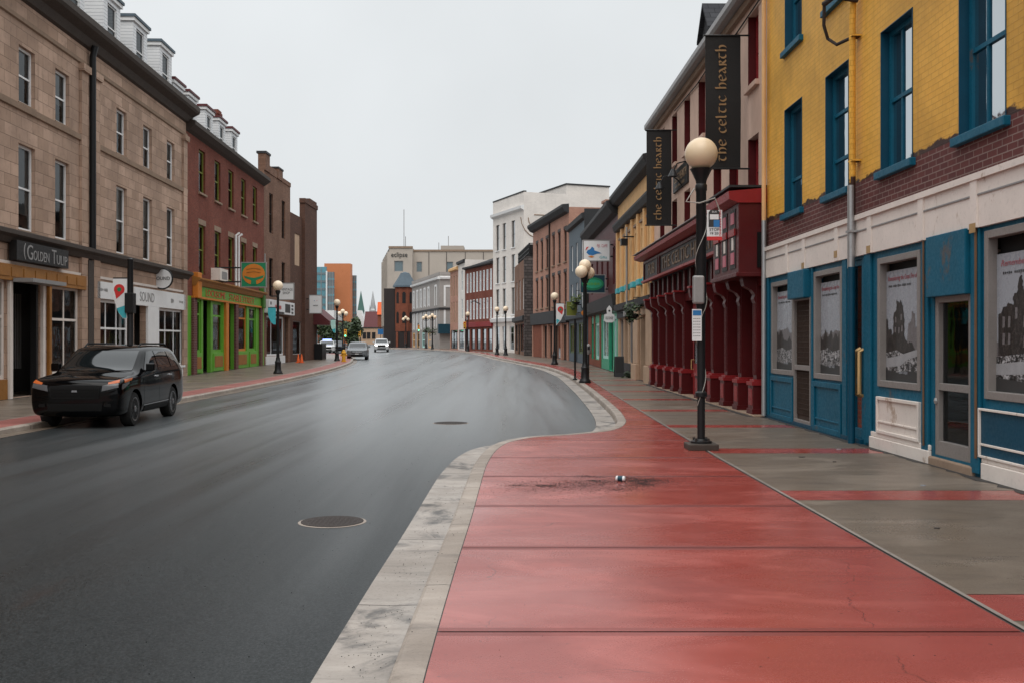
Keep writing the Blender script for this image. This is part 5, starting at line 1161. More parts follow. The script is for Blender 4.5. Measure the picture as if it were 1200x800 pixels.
for px in (274, 277.3): G2.mb().tube([(G2.s(px), .12, 4.9), (G2.s(px), .12, 8.0), (G2.s(px) + .12, .3, 8.15)], .07, 8).build('white_pipe', 'white', L2, G2)

# brown brick and dark brick buildings
G3 = Fac((-16.4, 67.72), (-16.35, 75.5), 'L'); L3 = thing('brown_brick_building', 'brown brick building with stepped parapet, tall dark windows and white shop sign', 'building', G3.P(3, 0, .2)); RD_3 = reading(G3)
w3 = [[G3.L * u - .55, G3.L * u + .55, z, z + h] for u in (.25, .72) for z, h in ((9.2, 2.7), (4.9, 2.6))]; g3 = [[.7, 5.6, .9, 3.6], [5.9, 7.1, .2, 3.6]]
wall(G3, L3, -.1, 13.2, ['brownbrick'], w3 + g3, reveal=.2)
for o in w3: win(G3, L3, o, 'black', d=.12)
pp = G3.mb(); pp.box(0, 1.2, -.4, .1, 13.2, 14.3).box(1.2, 3.6, -.4, .05, 13.2, 13.7).box(3.6, 5, -.4, .1, 13.2, 13.9).box(5, G3.L, -.4, .05, 13.2, 13.5).build('parapet', 'brownbrick', L3, G3)
G3.mb().box(-.05, 1.25, -.5, .16, 14.3, 14.45).box(3.55, 5.05, -.5, .15, 13.9, 14.02).build('coping', 'charcoal', L3, G3)
win(G3, L3, g3[0], 'white', gl='shopglass', d=.06, fw=.12, rows=(), cols=(.3, .7), name='shop_window'); G3.mb().box(.4, 5.9, 0, .06, .1, .88).build('stall_riser', 'white', L3, G3)
d = G3.mb().box(5.9, 7.1, -.3, -.2, .2, 3.6).build('door', 'charcoal', L3, G3)
f = G3.mb().box(.05, G3.L - .1, 0, .35, 3.75, 4.65).build('shop_fascia', 'signwhite', L3, G3, bevel=.02)
bk = G3.mb()
for a, b, c, e in ((.3, .6, 4.3, 4.5), (.3, .6, 3.95, 4.15), (4.6, 6.2, 3.9, 4.5), (6.6, 7.2, 4.35, 4.5), (6.6, 7.2, 4.1, 4.25), (6.6, 7.2, 3.85, 4.0)): bk.box(a, b, .35, .36, c, e)
bk.box(1, 4.3, .35, .36, 3.76, 3.9); bk.build('sign_print', 'ink', f, G3)
faint_print('signred', f, G3.P(2.6, .365, 4.2), RD_3, (0, 0, 1), 2.0, .3, 2)
G4 = Fac((-16.35, 75.52), (-16.2, 84), 'L'); L4 = thing('dark_brick_building', 'dark brown brick corner building with a tall pier and dark red awning', 'building', G4.P(4, 0, .25))
wall(G4, L4, -.1, 11.4, ['darkbrick'], [[.8, 3.6, .9, 3.4], [1.4, 3.2, 7.6, 10.0]], reveal=.2)
G4.mb().box(3.9, 8.4, -.2, .22, -.1, 12.9).box(3.8, 8.5, -.2, .28, 12.6, 12.95).box(5.8, 8.4, -.6, .2, 12.95, 13.2).build('pier', 'darkbrick', L4, G4); G4.mb().box(1.4, 3.2, -.1, -.05, 7.6, 10).build('boarded_window', 'tan', L4, G4)
win(G4, L4, [.8, 3.6, .9, 3.4], 'greywall', gl='shopglass', d=.08, rows=(), name='shop_window'); roof_slab(G4, L4, 11.4)
G4.mb().ext([(.2, 3.4), (.2, 4.6), (1.5, 3.5), (1.5, 3.2), (.2, 3.2)], 7.0, 11.0, 0).build('awning', 'maroon', L4, G4)
G4.mb().box(8.4, 10.4, -6, -.2, 0, 3.2).build('porch', 'tan', L4, G4)
G4.mb().box(7.2, 8.8, .25, .9, 0, 1.7).build('planter_screen', 'black', L4, G4)
# ------------------------------------------------------------------ signs and flags
def sign_panel(name, label, cx, Y, cz, w, h, face, frame='grey_metal', wallx=None, cat='sign', th=.08):
    t = thing(name, label, cat, (cx, Y, cz - h / 2))
    MB().box(cx - w / 2, cx + w / 2, Y - th / 2, Y + th / 2, cz - h / 2, cz + h / 2).build('face', face, t)
    f = MB(); e = .05
    for q in ((-w / 2 - e, w / 2 + e, -h / 2 - e, -h / 2), (-w / 2 - e, w / 2 + e, h / 2, h / 2 + e), (-w / 2 - e, -w / 2, -h / 2, h / 2), (w / 2, w / 2 + e, -h / 2, h / 2)): f.box(cx + q[0], cx + q[1], Y - th / 2 - .01, Y + th / 2 + .01, cz + q[2], cz + q[3])
    f.build('frame', frame, t)
    if wallx is not None:
        MB().tube([(cx, Y, cz + h * .3), (wallx, Y, cz + h * .3)], .04, 6).tube([(cx, Y, cz - h * .3), (wallx, Y, cz - h * .3)], .04, 6).build('bracket', 'black', t)
    return t
def atpx(px, py, Y): return ((px - 600) / 1200 * Y, Y, CAMZ + (400 - py) * Y / 1200)
def flat(t, name, mat, pts, Y, th=.01):
    return MB().ext(pts, Y - th, Y, 1).build(name, mat, t)
# white hanging sign with a blue bird-like figure, on the maroon building
Y = 55.0; x0, _, z1 = atpx(684, 282.5, Y); x1, _, z0 = atpx(714, 305.5, Y); W, H = x1 - x0, z1 - z0
t = sign_panel('hanging_sign', 'white rectangular hanging sign with blue figure and pink lettering', (x0 + x1) / 2, Y, (z0 + z1) / 2, W, H, 'signwhite', wallx=F4.P(F4.sy(Y), 0, 0).x)
q = lambda u, v: (x0 + u * W, z0 + v * H)
flat(t, 'emblem', 'signblue', [q(.10, .40), (q(.16, .52)), q(.26, .58), q(.32, .70), q(.40, .62), q(.42, .50), q(.56, .44), q(.70, .36), q(.52, .34), q(.36, .26), q(.2, .28)], Y - .045)
flat(t, 'emblem', 'signred', [q(.06, .5), q(.10, .66), q(.2, .7), q(.12, .56)], Y - .047); flat(t, 'emblem', 'orange', [q(.16, .2), q(.3, .24), q(.42, .18), q(.3, .13)], Y - .046)
text('PJS  CAFE', 'pink', t, (x0 + W * .72, Y - .05, z0 + H * .72), (1, 0, 0), (0, 0, 1), W * .4, H * .2); text('Gifts', 'signteal', t, (x0 + W * .76, Y - .05, z0 + H * .16), (1, 0, 0), (0, 0, 1), W * .28, H * .13)
# green oval sign
Y = 57.5; x0, _, z1 = atpx(680.5, 323, Y); x1, _, z0 = atpx(708.5, 343, Y); W, H = x1 - x0, z1 - z0
t = sign_panel('hanging_sign', 'dark navy hanging sign with a green oval, below the white sign', (x0 + x1) / 2, Y, (z0 + z1) / 2, W, H, 'navy', wallx=F4.P(F4.sy(Y), 0, 0).x)
flat(t, 'emblem', 'signgreen', [((x0 + x1) / 2 + W * .46 * math.cos(a), (z0 + z1) / 2 + H * .38 * math.sin(a)) for a in [i * math.pi / 14 for i in range(28)]], Y - .045)
flat(t, 'emblem', 'emerald', [((x0 + x1) / 2 + W * .38 * math.cos(a), (z0 + z1) / 2 + H * .26 * math.sin(a)) for a in [i * math.pi / 14 for i in range(28)]], Y - .056)
faint_print('green', t, ((x0 + x1) / 2, Y - .07, (z0 + z1) / 2), (1, 0, 0), (0, 0, 1), W * .62, H * .18)
# yellow sign
Y = 72; x0, _, z1 = atpx(664, 354, Y); x1, _, z0 = atpx(676, 370, Y)
t = sign_panel('hanging_sign', 'olive yellow square hanging sign under a flower basket', (x0 + x1) / 2, Y, (z0 + z1) / 2, x1 - x0, z1 - z0, 'lemon', wallx=F5.P(F5.sy(Y), 0, 0).x)
flat(t, 'emblem', 'leaf', [(x0 + .1, z1 - .2), (x0 + .35, z1 - .35), (x1 - .1, z1 - .5), (x0 + .4, z1 - .6)], Y - .045)
# house-shaped white sign
Y = 50; x0, _, z1 = atpx(708, 358, Y); x1, _, z0 = atpx(720, 378, Y); W, H = x1 - x0, z1 - z0
t = thing('hanging_sign', 'white house shaped hanging sign in front of the mint shop window', 'sign', (x1, Y, z0))
MB().ext([(x0, z0 + H * .1), (x0 + W * .2, z0), (x1 - W * .2, z0), (x1, z0 + H * .1), (x1, z0 + H * .45), (x1 - W * .25, z0 + H * .5), (x1 - W * .25, z0 + H * .8), ((x0 + x1) / 2, z1), (x0 + W * .25, z0 + H * .8), (x0 + W * .25, z0 + H * .5), (x0, z0 + H * .45)], Y - .03, Y + .03, 1).build('face', 'signwhite', t)
MB().tube([(x0 - .1, Y, z0 + H * .55), (F3.P(F3.sy(Y), 0, 0).x, Y, z0 + H * .55)], .025, 6).build('bracket', 'black', t)
text('OLD SHOP', 'ink', t, ((x0 + x1) / 2, Y - .04, z0 + H * .26), (1, 0, 0), (0, 0, 1), W * .75, H * .16); flat(t, 'emblem', 'ink', [((x0 + x1) / 2 + .05 * math.cos(a), z0 + H * .68 + .05 * math.sin(a)) for a in [i * .7 for i in range(9)]], Y - .031)
# small round orange sign
x, Y, z = atpx(684, 367, 66); t = thing('hanging_sign', 'small round orange sign low on the maroon building', 'sign', (x, Y, z))
MB(lambda a, b, c: Vector((x + a, Y + c, z + b))).lathe([(.17, -.03), (.17, .03)], n=16).build('face', 'orange', t); MB().tube([(x, Y, z), (F4.P(F4.sy(66), 0, 0).x, Y, z)], .02, 5).build('bracket', 'black', t)
# vertical banner in the gap of black banners
x, Y, z = atpx(774, 281, 39.5); t = thing('hanging_banner', 'narrow white strip banner with black figures, below the far black banner', 'banner', (x, Y, z - .7))
MB().box(x - .1, x + .16, Y - .01, Y + .01, z - .72, z + .75).build('cloth', 'signwhite', t); MB().tube([(x - .1, Y, z + .75), (5.55, Y, z + .75)], .02, 5).build('bracket', 'black', t)
text('FOOD', 'ink', t, (x + .03, Y - .02, z), (0, 0, -1), (1, 0, 0), 1.3, .2)
# left side signs
Y = 55.5; x0, _, z1 = atpx(283.5, 308.5, Y); x1, _, z0 = atpx(311.5, 336, Y); W, H = x1 - x0, z1 - z0
t = sign_panel('hanging_sign', 'square green and orange hanging sign with a green tree shape, over the restaurant', (x0 + x1) / 2, Y, (z0 + z1) / 2, W, H, 'signgreen', 'grey_metal', wallx=G2.P(G2.sy(Y), 0, 0).x)
cx, cz = (x0 + x1) / 2, (z0 + z1) / 2
flat(t, 'emblem', 'orange', [(cx + W * .47 * math.cos(a), cz + H * .02 + H * .44 * math.sin(a)) for a in [i * math.pi / 16 for i in range(32)]], Y - .045)
flat(t, 'emblem', 'signgreen', [(cx - W * .40, cz - H * .04), (cx - W * .2, cz - H * .10), (cx, cz - H * .14), (cx + W * .2, cz - H * .10), (cx + W * .42, cz - H * .02), (cx + W * .40, cz - H * .12), (cx + W * .1, cz - H * .24), (cx + W * .12, cz - H * .42), (cx - W * .12, cz - H * .42), (cx - W * .1, cz - H * .24), (cx - W * .36, cz - H * .14)], Y - .056)
for k in (.1, .24): flat(t, 'emblem', 'ochre', [(cx - W * .3, cz + H * k), (cx, cz + H * (k + .05)), (cx + W * .3, cz + H * k), (cx + W * .3, cz + H * (k - .03)), (cx, cz + H * (k + .02)), (cx - W * .3, cz + H * (k - .03))], Y - .057)
MB().tube([(x1 - .05, Y, z1), (x1 - .05, Y, z1 + .5)], .04, 6).tube([(x1 - .05, Y, z0 - .3), (x1 - .05, Y, z0)], .04, 6).build('post', 'zinc', t)
Y = 69.5; x0, _, z1 = atpx(327.5, 332.5, Y); x1, _, z0 = atpx(344, 351, Y); W, H = x1 - x0, z1 - z0
t = sign_panel('hanging_sign', 'pale grey square hanging sign lettered vintage shop, beside the lamp globe', (x0 + x1) / 2, Y, (z0 + z1) / 2, W, H, 'signwhite', 'grey_metal', wallx=G3.P(G3.sy(Y), 0, 0).x)
text('VINTAGE', 'ink', t, (cx * 0 + (x0 + x1) / 2 + .05, Y - .05, z0 + H * .62), (1, 0, 0), (0, 0, 1), W * .8, H * .16); text('SHOP', 'ink', t, ((x0 + x1) / 2, Y - .05, z0 + H * .4), (1, 0, 0), (0, 0, 1), W * .5, H * .16)
Y = 80; x0, _, z1 = atpx(363, 346.5, Y); x1, _, z0 = atpx(377, 367, Y); W, H = x1 - x0, z1 - z0
t = sign_panel('hanging_sign', 'white upright rectangular hanging sign on the dark brick pier', (x0 + x1) / 2, Y, (z0 + z1) / 2, W, H, 'signwhite', 'grey_metal', wallx=G4.P(G4.sy(Y), .2, 0).x)
faint_print('ink', t, ((x0 + x1) / 2, Y - .05, z0 + H * .42), (1, 0, 0), (0, 0, 1), W * .42, H * .09)
for k in (-.1, .1): flat(t, 'emblem', 'signblue' if k < 0 else 'pink', [((x0 + x1) / 2 + k + .03 * math.cos(a), z0 + H * .7 + .03 * math.sin(a)) for a in [i for i in range(6)]], Y - .045)

# dirt gathered where the pavements meet the walls
def wall_dirt(fs, zo):
    mb = MB()
    for F in fs:
        n = int(F.L / .18); ws = [random.uniform(.04, .16) for _ in range(n + 1)]
        for i in range(n):
            a, b = F.L * i / n, F.L * (i + 1) / n; za, zb_ = rise(F.y(a)) + zo, rise(F.y(b)) + zo; o = .33 if F is F2 else .05
            mb.poly([F.P(a, -.05, za), F.P(b, -.05, zb_), F.P(b, o + ws[i + 1], zb_), F.P(a, o + ws[i], za)], 0, raw=True)
    return mb.build('pavement_dirt', 'grime', recalc=False)
struct(wall_dirt((F1, F2, F3, F4, F5, F6), .1535)); struct(wall_dirt((G1, G2, G3, G4), .1235))
# ------------------------------------------------------------------ street lamps
def lamp_proto():
    t = thing('street_lamp', 'x', 'street lamp')
    MB().lathe([(.24, 0), (.25, .05), (.22, .12), (.17, .2), (.15, .55), (.17, .62), (.12, .7), (.10, .85)], n=12).build('base', 'black', t, smooth=True)
    MB().lathe([(.085, .8), (.075, 1.4), (.065, 3.9), (.075, 3.95), (.06, 4.0), (.11, 4.12), (.14, 4.2), (.1, 4.26)], n=12).build('pole', 'black', t, smooth=True)
    MB().lathe([(.26 * math.sin(a), -.26 * math.cos(a)) for a in [.12 + i * (math.pi - .13) / 12 for i in range(13)]], (0, 0, 4.5), 18).build('globe', 'globefar', t, smooth=True)
    return t
LP = lamp_proto()
def multi_proto():
    t = thing('street_lamp', 'x', 'street lamp')
    MB().lathe([(.24, 0), (.25, .05), (.22, .12), (.17, .2), (.15, .55), (.17, .62), (.12, .7), (.10, .85)], n=12).build('base', 'black', t, smooth=True)
    MB().lathe([(.10, .8), (.085, 1.4), (.075, 3.9), (.09, 3.95), (.07, 4.0), (.12, 4.2), (.14, 4.4), (.1, 4.5)], n=12).build('pole', 'black', t, smooth=True)
    for k in (-1, 0, 1):
        MB().lathe([(.25 * math.sin(a), -.25 * math.cos(a)) for a in [.12 + i * (math.pi - .13) / 12 for i in range(13)]], (k * .36, 0, 4.72 if k == 0 else 4.45), 16).build('globe', 'globefar', t, smooth=True)
    MB().tube([(-.36, 0, 4.2), (-.2, 0, 4.05), (0, 0, 4.0), (.2, 0, 4.05), (.36, 0, 4.2)], .035, 6).build('arm', 'black', t, smooth=True)
    return t
MP = multi_proto()
first = {LP.name: True, MP.name: True}
def put(proto, x, y, z, label, group, rz=0):
    o = proto if first.pop(proto.name, None) else copy_tree(proto)
    o.location = (x, y, z); o.rotation_euler = (0, 0, rz); o['label'] = label
    if group: o['group'] = group
    return o
gl_ = 'black globe street lamps'
put(LP, 2.83, 68, rise(68) + .15, 'black globe lamp with a white pennant, right pavement beside the salmon building', gl_)
put(LP, -12.0, 52.5, rise(52.5) + .10, 'black globe lamp with a teal pennant on the left pavement before the brick restaurants', gl_)
put(LP, -13.5, 79, rise(79) + .08, 'black globe lamp on the left pavement near the oncoming cars', gl_)
put(LP, -.62, 100, rise(100) + .15, 'right of two globe lamps standing close together before the white building', gl_)
put(LP, -1.50, 102.5, rise(102.5) + .15, 'left of two globe lamps standing close together before the white building', gl_)
put(LP, -5.35, 124, rise(124) + .15, 'black globe lamp with an orange flag before the dark red brick row', gl_)
put(MP, 2.95, 41.4, rise(41.4) + .15, 'three globe black lamp on the right pavement before the emerald shop', 'three globe black lamps', rad(62))
put(MP, -11.2, 144, rise(144) + .15, 'three globe lamp with dark hanging flowers at the bend, right of the other flowered one', 'three globe black lamps')
put(MP, -12.6, 150, rise(150) + .15, 'three globe lamp with pink flowers before the grey corner building', 'three globe black lamps')
put(MP, -19.5, 118, rise(118) + .1, 'three globe lamp on the far left corner behind the left pavement lamp', 'three globe black lamps')
put(MP, -16.6, 160, rise(160) + .1, 'three globe lamp standing farthest off, before the grey corner building shopfronts', 'three globe black lamps')
# near lamp with the bus stop sign
x, y = 3.02, 16.35; z = rise(y) + .15
t = thing('street_lamp', 'nearest black lamp post with large cream globe and wire wound round it', 'street lamp', (x, y, z), gl_)
MB().box(x - .24, x + .24, y - .24, y + .24, z - .01, z + .10).build('base_slab', 'stone_dark', t, bevel=.02)
MB().lathe([(.17, .10), (.17, .13), (.12, .14), (.10, .17)], (x, y, z), 16).build('base', 'black', t, smooth=True)
bt = MB()
for a in range(4): bt.lathe([(.02, .13), (.02, .18)], (x + .14 * math.cos(a * 1.57 + .78), y + .14 * math.sin(a * 1.57 + .78), z), 6)
bt.build('anchor_bolt', 'iron', t)
MB().lathe([(.062, .14), (.062, .82), (.09, .84), (.09, .90), (.064, .93), (.066, 2.2), (.082, 2.3), (.082, 4.1), (.095, 4.12), (.095, 4.2), (.08, 4.22), (.09, 4.28), (.16, 4.43), (.18, 4.46), (.10, 4.46)], (x, y, z), 18).build('pole', 'black', t, smooth=True)
MB().lathe([(.26 * math.sin(a), -.26 * math.cos(a)) for a in [.2 + i * (math.pi - .21) / 18 for i in range(19)]], (x, y, z + 4.70), 28).build('globe', 'globe', t, smooth=True)
MB().tube([(x + (.072 if h < 2.2 else .089) * math.cos(h * 5.2), y + (.072 if h < 2.2 else .089) * math.sin(h * 5.2), z + h) for h in [.7 + i * .035 for i in range(100)]], .007, 4).build('string_of_lights', 'wire', t)
MB().tube([(x - .11, y - .02, z + 4.15), (x - .25, y - .05, z + 3.93), (x - .05, y - .12, z + 3.9), (x + .2, y - .1, z + 3.98), (x + .32, y - .02, z + 3.72)], .012, 5).build('loose_wire', 'wire', t)
o = MB().box(x - .16, x + .02, y - .20, y - .09, z + 2.30, z + 2.75).build('junction_box', 'grey_metal', t, bevel=.03)
t = thing('bus_stop_sign', 'white bus stop sign with bus symbol and red lower edge, on a lamp post', 'sign', (x + .2, y - .12, z + 3.3))
X0, X1 = x + .07, x + .31; Z0, Z1 = z + 3.37, z + 3.79; Ys = y - .12
MB().box(X0, X1, Ys, Ys + .012, Z0, Z1).build('face', 'signwhite', t); MB().box(X0, X1, Ys - .002, Ys + .014, Z0 - .06, Z0).build('red_band', 'signred', t)
MB().tube([(x + .08, y, Z1 - .1), (X0 + .05, Ys + .02, Z1 - .1)], .015, 5).tube([(x + .08, y, Z0 + .05), (X0 + .05, Ys + .02, Z0 + .05)], .015, 5).build('bracket', 'zinc', t)
cx = X0 + .115; f = lambda pts, m, k=0: MB().ext([(cx + a, Z0 + b) for a, b in pts], Ys - .004 - k, Ys - .001 - k, 1).build('bus_symbol', m, t)
f([(-.09, .15), (.09, .15), (.09, .38), (.06, .42), (-.06, .42), (-.09, .38)], 'ink'); f([(-.07, .27), (.07, .27), (.07, .35), (-.07, .35)], 'signwhite', .003); f([(-.01, .15), (.09, .15), (.09, .26), (-.01, .26)], 'signblue', .004)
text('BUS', 'signwhite', t, (cx, Ys - .008, Z0 + .39), (1, 0, 0), (0, 0, 1), .07, .025, .001); text('STOP', 'ink', t, (cx, Ys - .006, Z0 + .11), (1, 0, 0), (0, 0, 1), .15, .045, .002); text('19 20', 'ink', t, (cx, Ys - .006, Z0 + .05), (1, 0, 0), (0, 0, 1), .13, .035, .002)
text('NO PARKING', 'signred', t, (X1 - .03, Ys - .006, (Z0 + Z1) / 2), (0, 0, -1), (1, 0, 0), .40, .03, .002)
t = thing('timetable_board', 'tall narrow white notice with blue heading on the nearest lamp post', 'notice', (x - .06, y - .14, z + 1.55))
MB().box(x - .165, x - .015, y - .13, y - .115, z + 1.72, z + 2.22).build('board', 'signwhite', t); MB().box(x - .155, x - .025, y - .134, y - .131, z + 2.12, z + 2.2).build('heading', 'signblue', t)
MB().box(x - .09, x - .03, y - .116, y - .06, z + 1.85, z + 1.89).build('clip', 'black', t)
for k in range(7): faint_print('ink', t, (x - .09, y - .132, z + 2.07 - k * .045), (1, 0, 0), (0, 0, 1), .12, .014, 4)
# pennants hung from lamps
def pennant(label, xr, Y, z1, w, h, left=True, mat='signwhite', pin=True, pole_h=None):
    t = thing('street_pennant', label, 'banner', (xr, Y, z1 - h), 'pointed street pennants')
    s = -1 if left else 1; n = 8; mb = MB()
    for i in range(n):
        u0, u1 = i / n, (i + 1) / n
        g = lambda u: w * (1 - .75 * max(0, u - .25) / .75) if True else w
        for (ya, yb) in ((Y - .01, Y + .01),):
            mb.faces([(xr, ya, z1 - h * u0), (xr + s * w, ya, z1 - h * u0) if u0 == 0 else (xr + s * w, ya, z1 - h * u0), (xr + s * w, ya, z1 - h * u1), (xr, ya, z1 - h * u1)], [(0, 1, 2, 3)]) if False else None
    pts = [(xr, z1), (xr + s * w, z1), (xr + s * w, z1 - h * .36), (xr + s * w * .9, z1 - h * .55), (xr + s * w * .62, z1 - h * .85), (xr + s * w * .3, z1 - h), (xr, z1 - h)]
    if not left: pts = [(xr, z1), (xr + w, z1), (xr + w, z1 - h * .45), (xr + w * .6, z1 - h * .75), (xr, z1 - h)]
    MB().ext(pts, Y - .012, Y + .012, 1).build('cloth', mat, t)
    low = [(xr + s * (.02), z1 - h * .985), (xr + s * w * .3, z1 - h * .985), (xr + s * w * .62, z1 - h * .84), (xr + s * w * .72, z1 - h * .74), (xr + s * .02, z1 - h * .66)] if left else [(xr + .02, z1 - h * .95), (xr + w * .5, z1 - h * .76), (xr + .02, z1 - h * .7)]
    MB().ext(low, Y - .018, Y - .0125, 1).build('coloured_tip', 'signteal', t)
    if pin:
        c = (xr + s * w * .55, z1 - h * .27); r = w * .38
        MB().ext([(c[0] + r * math.cos(a), c[1] + r * math.sin(a)) for a in [rad(-35 + i * 25) for i in range(11)]] + [(c[0] + s * r * .55, c[1] - r * 1.75)], Y - .02, Y - .0125, 1).build('pin_mark', 'signred', t)
        MB().ext([(c[0] + r * .4 * math.cos(a), c[1] + r * .4 * math.sin(a)) for a in [i * .63 for i in range(10)]], Y - .026, Y - .0205, 1).build('pin_dot', 'signgreen', t)
    MB().tube([(xr - s * .1, Y, z1 + .02), (xr + s * w, Y, z1 + .02)], .02, 6).build('rod', 'black', t)
    return t
xp, Yp = -11.35, 30.45
t = thing('banner_pole', 'plain black pole on the left pavement in front of the sound shop', 'pole', (xp, Yp, .12))
MB().lathe([(.17, 0), (.17, .3), (.10, .4), (.085, 4.15), (.10, 4.2), (.03, 4.24)], (xp, Yp, .1), 12).build('pole', 'black', t, smooth=True); MB().box(xp - .13, xp + .13, Yp - .13, Yp + .13, 2.7, 3.3).build('control_box', 'black', t, bevel=.02)
pennant('white pennant with a red pin mark and teal tip on the plain black pole', xp - .08, Yp - .03, zz(327, Yp), .42, 1.18)
pennant('teal tipped pennant on the lamp in front of the white gift shop', -12.1, 52.45, zz(361, 52.5), .40, .85, True, 'signteal', False)
pennant('white pennant with a red pin mark on the lamp beside the salmon building', 2.93, 67.95, zz(356, 68), .52, 1.45, False)
pennant('pale teal pennant among the trees on the far left lamp', -13.6, 78.95, zz(375, 79), .38, 1.0, True, 'mint', False)

# ------------------------------------------------------------------ small street things
def crown(t, c, r, n, mat, size, flatten=1.0, name='crown'):
    mb = MB(); cl = []
    for k in range(9):
        a = random.uniform(0, 6.28); u = random.uniform(-.7, .8); rr = r * random.uniform(.35, .7)
        cl.append((c[0] + rr * math.cos(a), c[1] + rr * math.sin(a), c[2] + u * r * flatten, r * random.uniform(.35, .6)))
    for i in range(n):
        k = random.choice(cl); d = Vector((random.gauss(0, 1), random.gauss(0, 1), random.gauss(0, 1))).normalized() * k[3] * random.random() ** .35
        p = Vector(k[:3]) + d; a = Vector((random.gauss(0, 1), random.gauss(0, 1), random.gauss(0, .6))).normalized(); b = a.orthogonal().normalized(); s = size * random.uniform(.6, 1.3)
        mb.poly([p - a * s, p + b * s * .5, p + a * s, p - b * s * .5], 0, raw=True)
    return mb.build(name, mat, t, recalc=False)
def tree(label, x, y, h, r, n=1500):
    z = rise(y); t = thing('street_tree', label, 'tree', (x, y, z))
    mb = MB(); mb.tube([(x, y, z), (x + .1, y, z + h * .3), (x, y + .1, z + h * .75)], [.22, .17, .05], 8)
    for k in range(5):
        a = k * 1.3; mb.tube([(x + .05, y, z + h * (.3 + .06 * k)), (x + r * .5 * math.cos(a), y + r * .5 * math.sin(a), z + h * (.5 + .07 * k))], [.08, .03], 5)
    mb.build('trunk', 'bark', t); crown(t, (x, y, z + h * .62), r, n, 'leaf', .22, 1.1); return t
tree('dark green bushy tree left of the globe lamp, behind the parked police car', fx(386, 132), 132, 3.6, 1.6)
tree('tall dark green tree behind the oncoming grey car', fx(408, 128), 128, 4.1, 1.5)
tree('darker green tree right of the others, beside the yellow traffic light', fx(414, 138), 138, 3.7, 1.3)
tree('rounded green tree half hidden by the brick pier', fx(377, 138), 138, 3.9, 1.6)
def basket(label, x, y, z, r, mat='leaf', wallx=None):
    t = thing('hanging_basket', label, 'hanging basket', (x, y, z))
    MB().lathe([(.03, -.22), (r * .5, -.1), (r * .6, .0), (r * .55, .0)], (x, y, z), 10).build('basket', 'black', t); crown(t, (x, y, z + .05), r, 240, mat, .09, .9, 'foliage')
    if wallx is not None: MB().tube([(x, y, z + r + .3), (wallx, y, z + r + .3)], .02, 5).tube([(x, y, z + r + .3), (x, y, z)], .01, 4).build('bracket', 'black', t)
X3 = F3.P(F3.sy(44), 0, 0).x
basket('shaggy green hanging basket on the tan plaster pier', X3 - .42, 43.3, 3.0, .42, 'leaf', X3)
basket('yellow green hanging basket above the olive yellow sign', fx(675, 71.5), 71.5, 4.6, .5, 'leaf2', 5)
basket('dark basket of trailing plants on the right flowered lamp at the bend', -11.2, 143.6, 3.2, .7, 'leaf'); basket('basket of trailing plants on the lamp before the grey corner building', -12.6, 149.6, 3.4, .6, 'leaf')
crown(thing('weed_clump', 'low green weeds growing at the foot of the tan plaster pier', 'plant', (F3.P(F3.sy(46.6), .2, .2))), F3.P(F3.sy(46.6), .25, .35), .22, 120, 'leaf', .08, .8, 'leaves')
# parking meter and post by the three globe lamp
x, y = 2.72, 44.2; z = rise(y) + .15; t = thing('sign_post', 'thin black post just behind the three globe lamp', 'post', (x, y, z)); MB().tube([(x, y, z), (x, y, z + 2.6)], .045, 8).build('post', 'black', t); MB().lathe([(.11, 0), (.1, .05), (.05, .08)], (x, y, z), 8).build('foot', 'black', t)
x, y = 3.18, 42.6; z = rise(y) + .15; t = thing('parking_meter', 'grey headed parking meter beside the three globe lamp', 'parking meter', (x, y, z)); MB().tube([(x, y, z), (x, y, z + 1.15)], .035, 8).build('post', 'black', t)
MB().lathe([(.05, 1.12), (.10, 1.2), (.11, 1.4), (.08, 1.52), (.02, 1.56)], (x, y, z), 12).build('head', 'grey_metal', t, smooth=True); MB().box(x - .05, x + .05, y - .12, y - .095, z + 1.32, z + 1.45).build('window', 'black', t)
x, y = 5.0, 47.8; z = rise(y) + .15; t = thing('sandwich_board', 'dark green folding sandwich board by the grey and mint shops', 'sign', (x, y, z))
for k in (-1, 1): MB(lambda a, b, c, k=k: Vector((x + a, y + k * (.28 - .25 * c) + b, z + c))).box(-.22, .22, -.015, .015, 0, .95, 0).box(-.18, .18, -.02 if k < 0 else .014, -.014 if k < 0 else .02, .2, .9, 1).build('board', ['charcoal', 'blackboard'], t)
x, y = -12.55, 76.4; z = rise(y) + .12; t = thing('fire_hydrant', 'yellow fire hydrant on the left kerb behind the globe lamp', 'hydrant', (x, y, z))
MB().lathe([(.2, 0), (.2, .06), (.14, .08), (.14, .6), (.19, .62), (.19, .68), (.15, .72), (.12, .84), (.04, .9)], (x, y, z), 12).build('barrel', 'signal', t, smooth=True)
for k in (-1, 1): MB(lambda a, b, c, k=k: Vector((x + k * c, y + a, z + .5 + b))).lathe([(.06, .1), (.08, .2), (.08, .24)], n=8).build('outlet', 'signal', t)
for i, px in enumerate((349.5, 353.5)):
    y = 73.5; x = fx(px, y); z = rise(y) + .12
    t = thing('traffic_cone', ('left' if i == 0 else 'right') + ' one of two small orange cones against the dark brick wall', 'traffic cone', (x, y, z), 'orange traffic cones')
    MB().box(x - .17, x + .17, y - .17, y + .17, z, z + .04).build('base', 'cone', t); MB().lathe([(.13, .04), (.03, .62), (.02, .64)], (x, y, z), 12).build('cone', 'cone', t, smooth=True)
